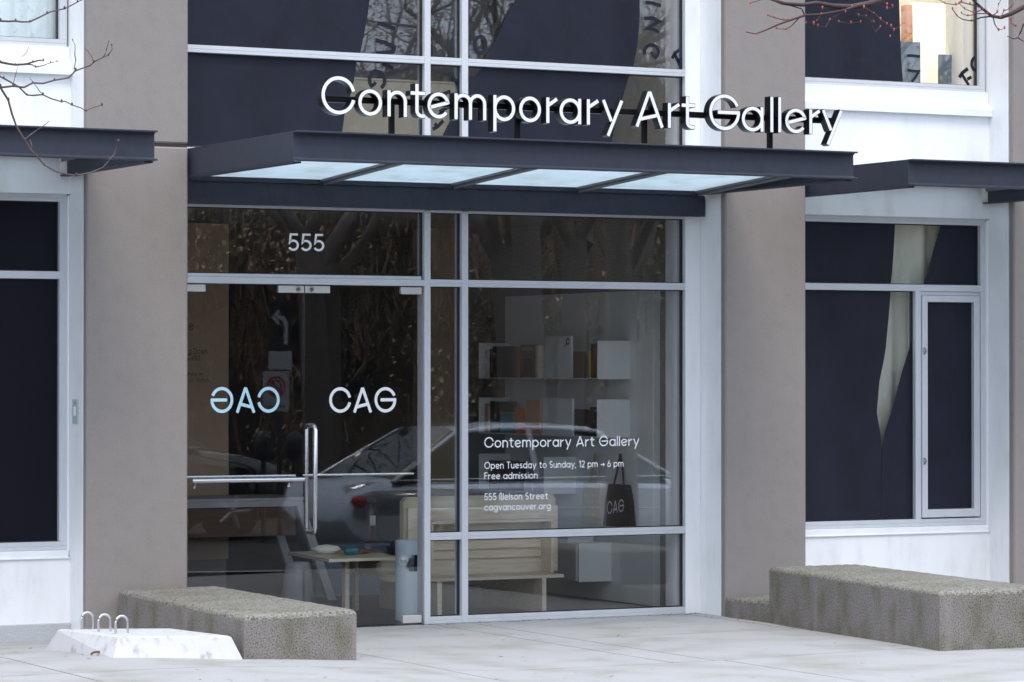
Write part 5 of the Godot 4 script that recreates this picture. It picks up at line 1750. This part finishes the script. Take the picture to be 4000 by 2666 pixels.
func build_street() -> void:
	car("parked_sedan", "silver blue sedan parked at the near kerb, mirrored in the right window", Vector3(2.2, gy(4.5, 6) - 0.15, 6.9), 4.7, 1.82, 0.92, 1.43, M.car_blue, false)
	car("parked_suv", "black sport utility car parked across the street, mirrored in the left door", Vector3(0.2, gy(2.5, 6) - 0.15, 14.2), 4.75, 1.92, 1.06, 1.62, M.car_black, true)
	# sign post across the road
	var sp := thing("sign_post", "metal post with turn arrow and no stopping signs, mirrored in the left door", "road sign", Vector3(4.54, -0.05, 13.0))
	var st := nst()
	tube(st, [Vector3(0, -0.3, 0.03), Vector3(0, 2.75, 0.03)], [0.03], 10)
	part("pole", st, M.meter_grey, sp)
	bpart("arrow_plate", Vector3(-0.14, 2.10, -0.012), Vector3(0.14, 2.66, 0.0), M.sign_black, sp, 0.002)
	st = nst()
	var back := func(v: Vector2, z: float) -> Vector3: return Vector3(v.x, v.y, -0.0135 - z)
	ribbon(st, ln([0.06, 2.17, 0.06, 2.40]) + arc(-0.02, 2.40, 0.08, 0, 90, 8) + ln([-0.05, 2.48]), 0.05, 0.0, 0.0, back)
	ribbon(st, ln([-0.02, 2.56, -0.10, 2.48, -0.02, 2.40]), 0.035, 0.0006, 0.0, back)
	part("arrow", st, M.sign_shaded_white, sp)
	bpart("tab_plate", Vector3(-0.15, 1.88, -0.012), Vector3(0.13, 2.09, 0.0), M.sign_shaded_white, sp, 0.002)
	bpart("parking_plate", Vector3(-0.22, 1.40, -0.012), Vector3(0.10, 1.86, 0.0), M.sign_shaded_white, sp, 0.002)
	st = nst()
	ribbon(st, arc(-0.06, 1.69, 0.105, 0, 360, 26), 0.028, 0.0, 0.0, back)
	ribbon(st, ln([-0.13, 1.76, 0.01, 1.62]), 0.026, 0.0006, 0.0, back)
	part("no_stopping_ring", st, M.sign_red, sp)
	st = nst()
	ribbon(st, arc(-0.06, 1.69, 0.062, 0, 360, 20), 0.02, -0.0004, 0.0, back)
	ribbon(st, ln([-0.18, 1.46, -0.10, 1.46]), 0.014, 0.0, 0.0, back)
	ribbon(st, ln([-0.02, 1.46, 0.06, 1.46]), 0.014, 0.0, 0.0, back)
	part("symbol", st, M.sign_black, sp)
	for k in 2:
		var pm := thing("parking_meter", "dark domed parking meter on a post across the street", "parking meter", Vector3(4.2 + 0.38 * k, -0.15, 12.7), "parking meters by the sign post")
		st = nst()
		tube(st, [Vector3(0, -0.2, 0), Vector3(0, 0.95, 0)], [0.03], 10)
		part("post", st, M.meter_grey, pm)
		st = nst()
		lathe(st, Vector3(0, 0.95, 0), [Vector2(0.05, 0.0), Vector2(0.09, 0.05), Vector2(0.10, 0.2), Vector2(0.09, 0.27), Vector2(0.05, 0.33), Vector2(0.0, 0.345)], 18)
		part("head", st, M.meter_grey, pm)
		bpart("window", Vector3(-0.05, 1.12, -0.103), Vector3(0.05, 1.2, -0.08), M.car_glass, pm, 0.003)
	# trees and a brick building across the road, mirrored in the glass
	var spots := [[7.3, 18.0, 10.5], [10.6, 18.2, 12.5], [9.2, 22.0, 10.0], [12.4, 20.5, 11.0], [14.5, 22.6, 10.0], [16.5, 20.2, 10.5], [5.9, 21.5, 9.5], [18.5, 22.5, 11.0], [13.0, 23.2, 11.0], [22.0, 21.0, 10.0]]
	for k in spots.size():
		street_tree(["tall bare tree with withered leaves, mirrored left of the CAG letters", "thick trunked bare tree mirrored in the pane over the shelves"][k] if k < 2 else "bare winter tree with withered brown leaves across the street, mirrored in the glass", Vector3(spots[k][0], -0.2, spots[k][1]), spots[k][2], 200 + k, true, "trees across the street")
	var hg := thing("brown_thicket", "dense brown winter thicket across the street, mirrored in the glass", "thicket")
	hg.set_meta("kind", "stuff")
	var nz := noise(7, 0.12, FastNoiseLite.TYPE_SIMPLEX_SMOOTH, 3)
	rng.seed = 99
	for kind in 2:
		var mm := MultiMesh.new()
		mm.transform_format = MultiMesh.TRANSFORM_3D
		mm.use_colors = true
		var lst := nst()
		if kind == 0:     # thin upright shoots
			quad(lst, Vector3(-0.5, -0.5, 0), Vector3(0.5, -0.5, 0), Vector3(0.3, 0.5, 0), Vector3(-0.3, 0.5, 0), Vector3.BACK)
			quad(lst, Vector3(0, -0.5, -0.5), Vector3(0, -0.5, 0.5), Vector3(0, 0.5, 0.3), Vector3(0, 0.5, -0.3), Vector3.RIGHT)
		else:
			tri(lst, Vector3(-0.5, 0, 0), Vector3(0, 0.6, 0.1), Vector3(0.5, 0, 0), Vector3.BACK)
			tri(lst, Vector3(-0.5, 0, 0), Vector3(0.5, 0, 0), Vector3(0, -0.6, 0.1), Vector3.BACK)
		mm.mesh = commit(lst, M.dry_leaf)
		var n := 27000 if kind == 0 else 63000
		mm.instance_count = n
		var per := 60 if kind == 0 else 90
		var c := Vector3.ZERO
		var cv := 1.0
		var lean := 0.0
		for i in n:
			if i % per == 0:     # a new clump: a fan of shoots or a spray of leaves with a tone of its own
				var x := rng.randf_range(6.0, 40.0) if rng.randf() < 0.35 else 13.6 + 9.0 * rng.randf()
				var z := rng.randf_range(23.5, 32.0)
				var ht := 6.2 + 3.0 * nz.get_noise_2d(x * 1.5, 3.0)
				c = Vector3(x, ht * pow(rng.randf(), 0.75) - 0.4, z)
				cv = pow(rng.randf_range(0.35, 1.25), 1.6)
				lean = rng.randfn(0, 0.4)
			var v := cv * rng.randf_range(0.6, 1.3)
			var g := rng.randf()
			var bs: Basis
			var p: Vector3
			if kind == 0:
				var w := rng.randf_range(0.016, 0.05)
				p = c + Vector3(rng.randfn(0, 0.3), rng.randfn(0, 0.4), rng.randfn(0, 0.3))
				bs = Basis.from_euler(Vector3(rng.randfn(0, 0.25), rng.randf() * TAU, lean + rng.randfn(0, 0.25))) * Basis.from_scale(Vector3(w, rng.randf_range(0.4, 1.3), w))
			else:
				p = c + Vector3(rng.randfn(0, 0.38), rng.randfn(0, 0.34), rng.randfn(0, 0.38))
				bs = Basis.from_euler(Vector3(rng.randf() * TAU, rng.randf() * TAU, 0)) * Basis.from_scale(Vector3(0.045, 0.065, 0.045) * rng.randf_range(0.6, 1.7))
			mm.set_instance_transform(i, Transform3D(bs, p))
			mm.set_instance_color(i, Color(0.52 * v, (0.36 + 0.06 * g) * v, (0.21 + 0.05 * g) * v) if kind else Color(0.40 * v, 0.30 * v, (0.20 + 0.04 * g) * v))
		var mi := MultiMeshInstance3D.new()
		mi.name = "dry_leaves" if kind else "shoots"
		mi.multimesh = mm
		hg.add_child(mi)
	var ap := thing("brick_block", "brown brick apartment block across the street, mirrored in the glass", "building", Vector3(0, 0, 38))
	bpart("wall", Vector3(-6, -1.5, 0), Vector3(62, 7.6, 9), M.brick_brown, ap, 0.0)
	bpart("roof", Vector3(-6.3, 7.601, -0.3), Vector3(62.3, 7.9, 9.3), M.plinth, ap, 0.0)
	for i in 14:
		for j in 2:
			bpart("window", Vector3(-2 + 4.4 * i, 1.2 + 3.0 * j, -0.03), Vector3(0 + 4.4 * i, 2.8 + 3.0 * j, 0.05), M.car_glass, ap, 0.01)

# ------------------------------------------------------------------
func _ready() -> void:
	var cam := Camera3D.new()
	cam.name = "camera"
	cam.position = CAM
	cam.rotation_degrees = Vector3(PITCH, -YAW, 0)
	cam.fov = rad_to_deg(2.0 * atan(1333.0 / FOCAL))
	cam.near = 0.1
	cam.far = 900.0
	cam.current = true
	add_child(cam)
	var we := WorldEnvironment.new()
	we.name = "environment"
	var env := Environment.new()
	env.background_mode = Environment.BG_SKY
	var sky := Sky.new()
	var sm := ProceduralSkyMaterial.new()
	sm.sky_top_color = Color(0.885, 0.932, 1.0)
	sm.sky_horizon_color = Color(0.60, 0.63, 0.70)
	sm.sky_curve = 0.35
	sm.ground_bottom_color = Color(0.35, 0.36, 0.38)
	sm.ground_horizon_color = Color(0.55, 0.57, 0.60)
	sm.sun_angle_max = 1.0
	sky.sky_material = sm
	env.sky = sky
	env.background_energy_multiplier = 1.0
	env.tonemap_mode = Environment.TONE_MAPPER_LINEAR
	env.tonemap_exposure = 3.15
	env.sdfgi_enabled = true
	env.ssao_enabled = true
	env.ssil_enabled = true
	we.environment = env
	add_child(we)
	var sun := DirectionalLight3D.new()
	sun.name = "sun"
	sun.light_energy = 0.25
	sun.light_color = Color(1.0, 0.98, 0.95)
	sun.light_angular_distance = 25.0
	sun.shadow_enabled = true
	sun.rotation_degrees = Vector3(-58, -22, 0)
	add_child(sun)
	make_materials()
	build_ground()
	build_building()
	build_storefront()
	build_lobby()
	build_upper_rooms()
	canopy("dark steel canopy with frosted glass over the entrance doors", -1.93, 2.295, 2.06, true)
	canopy("dark steel canopy over the window left of the taupe pillar by the plaque", -4.58, -2.694, 1.63, false)
	canopy("dark steel canopy over the right window with the hinged sash", 3.05, 4.92, 1.63, false)
	build_sign()
	build_furniture()
	overhanging_trees()
	build_street()
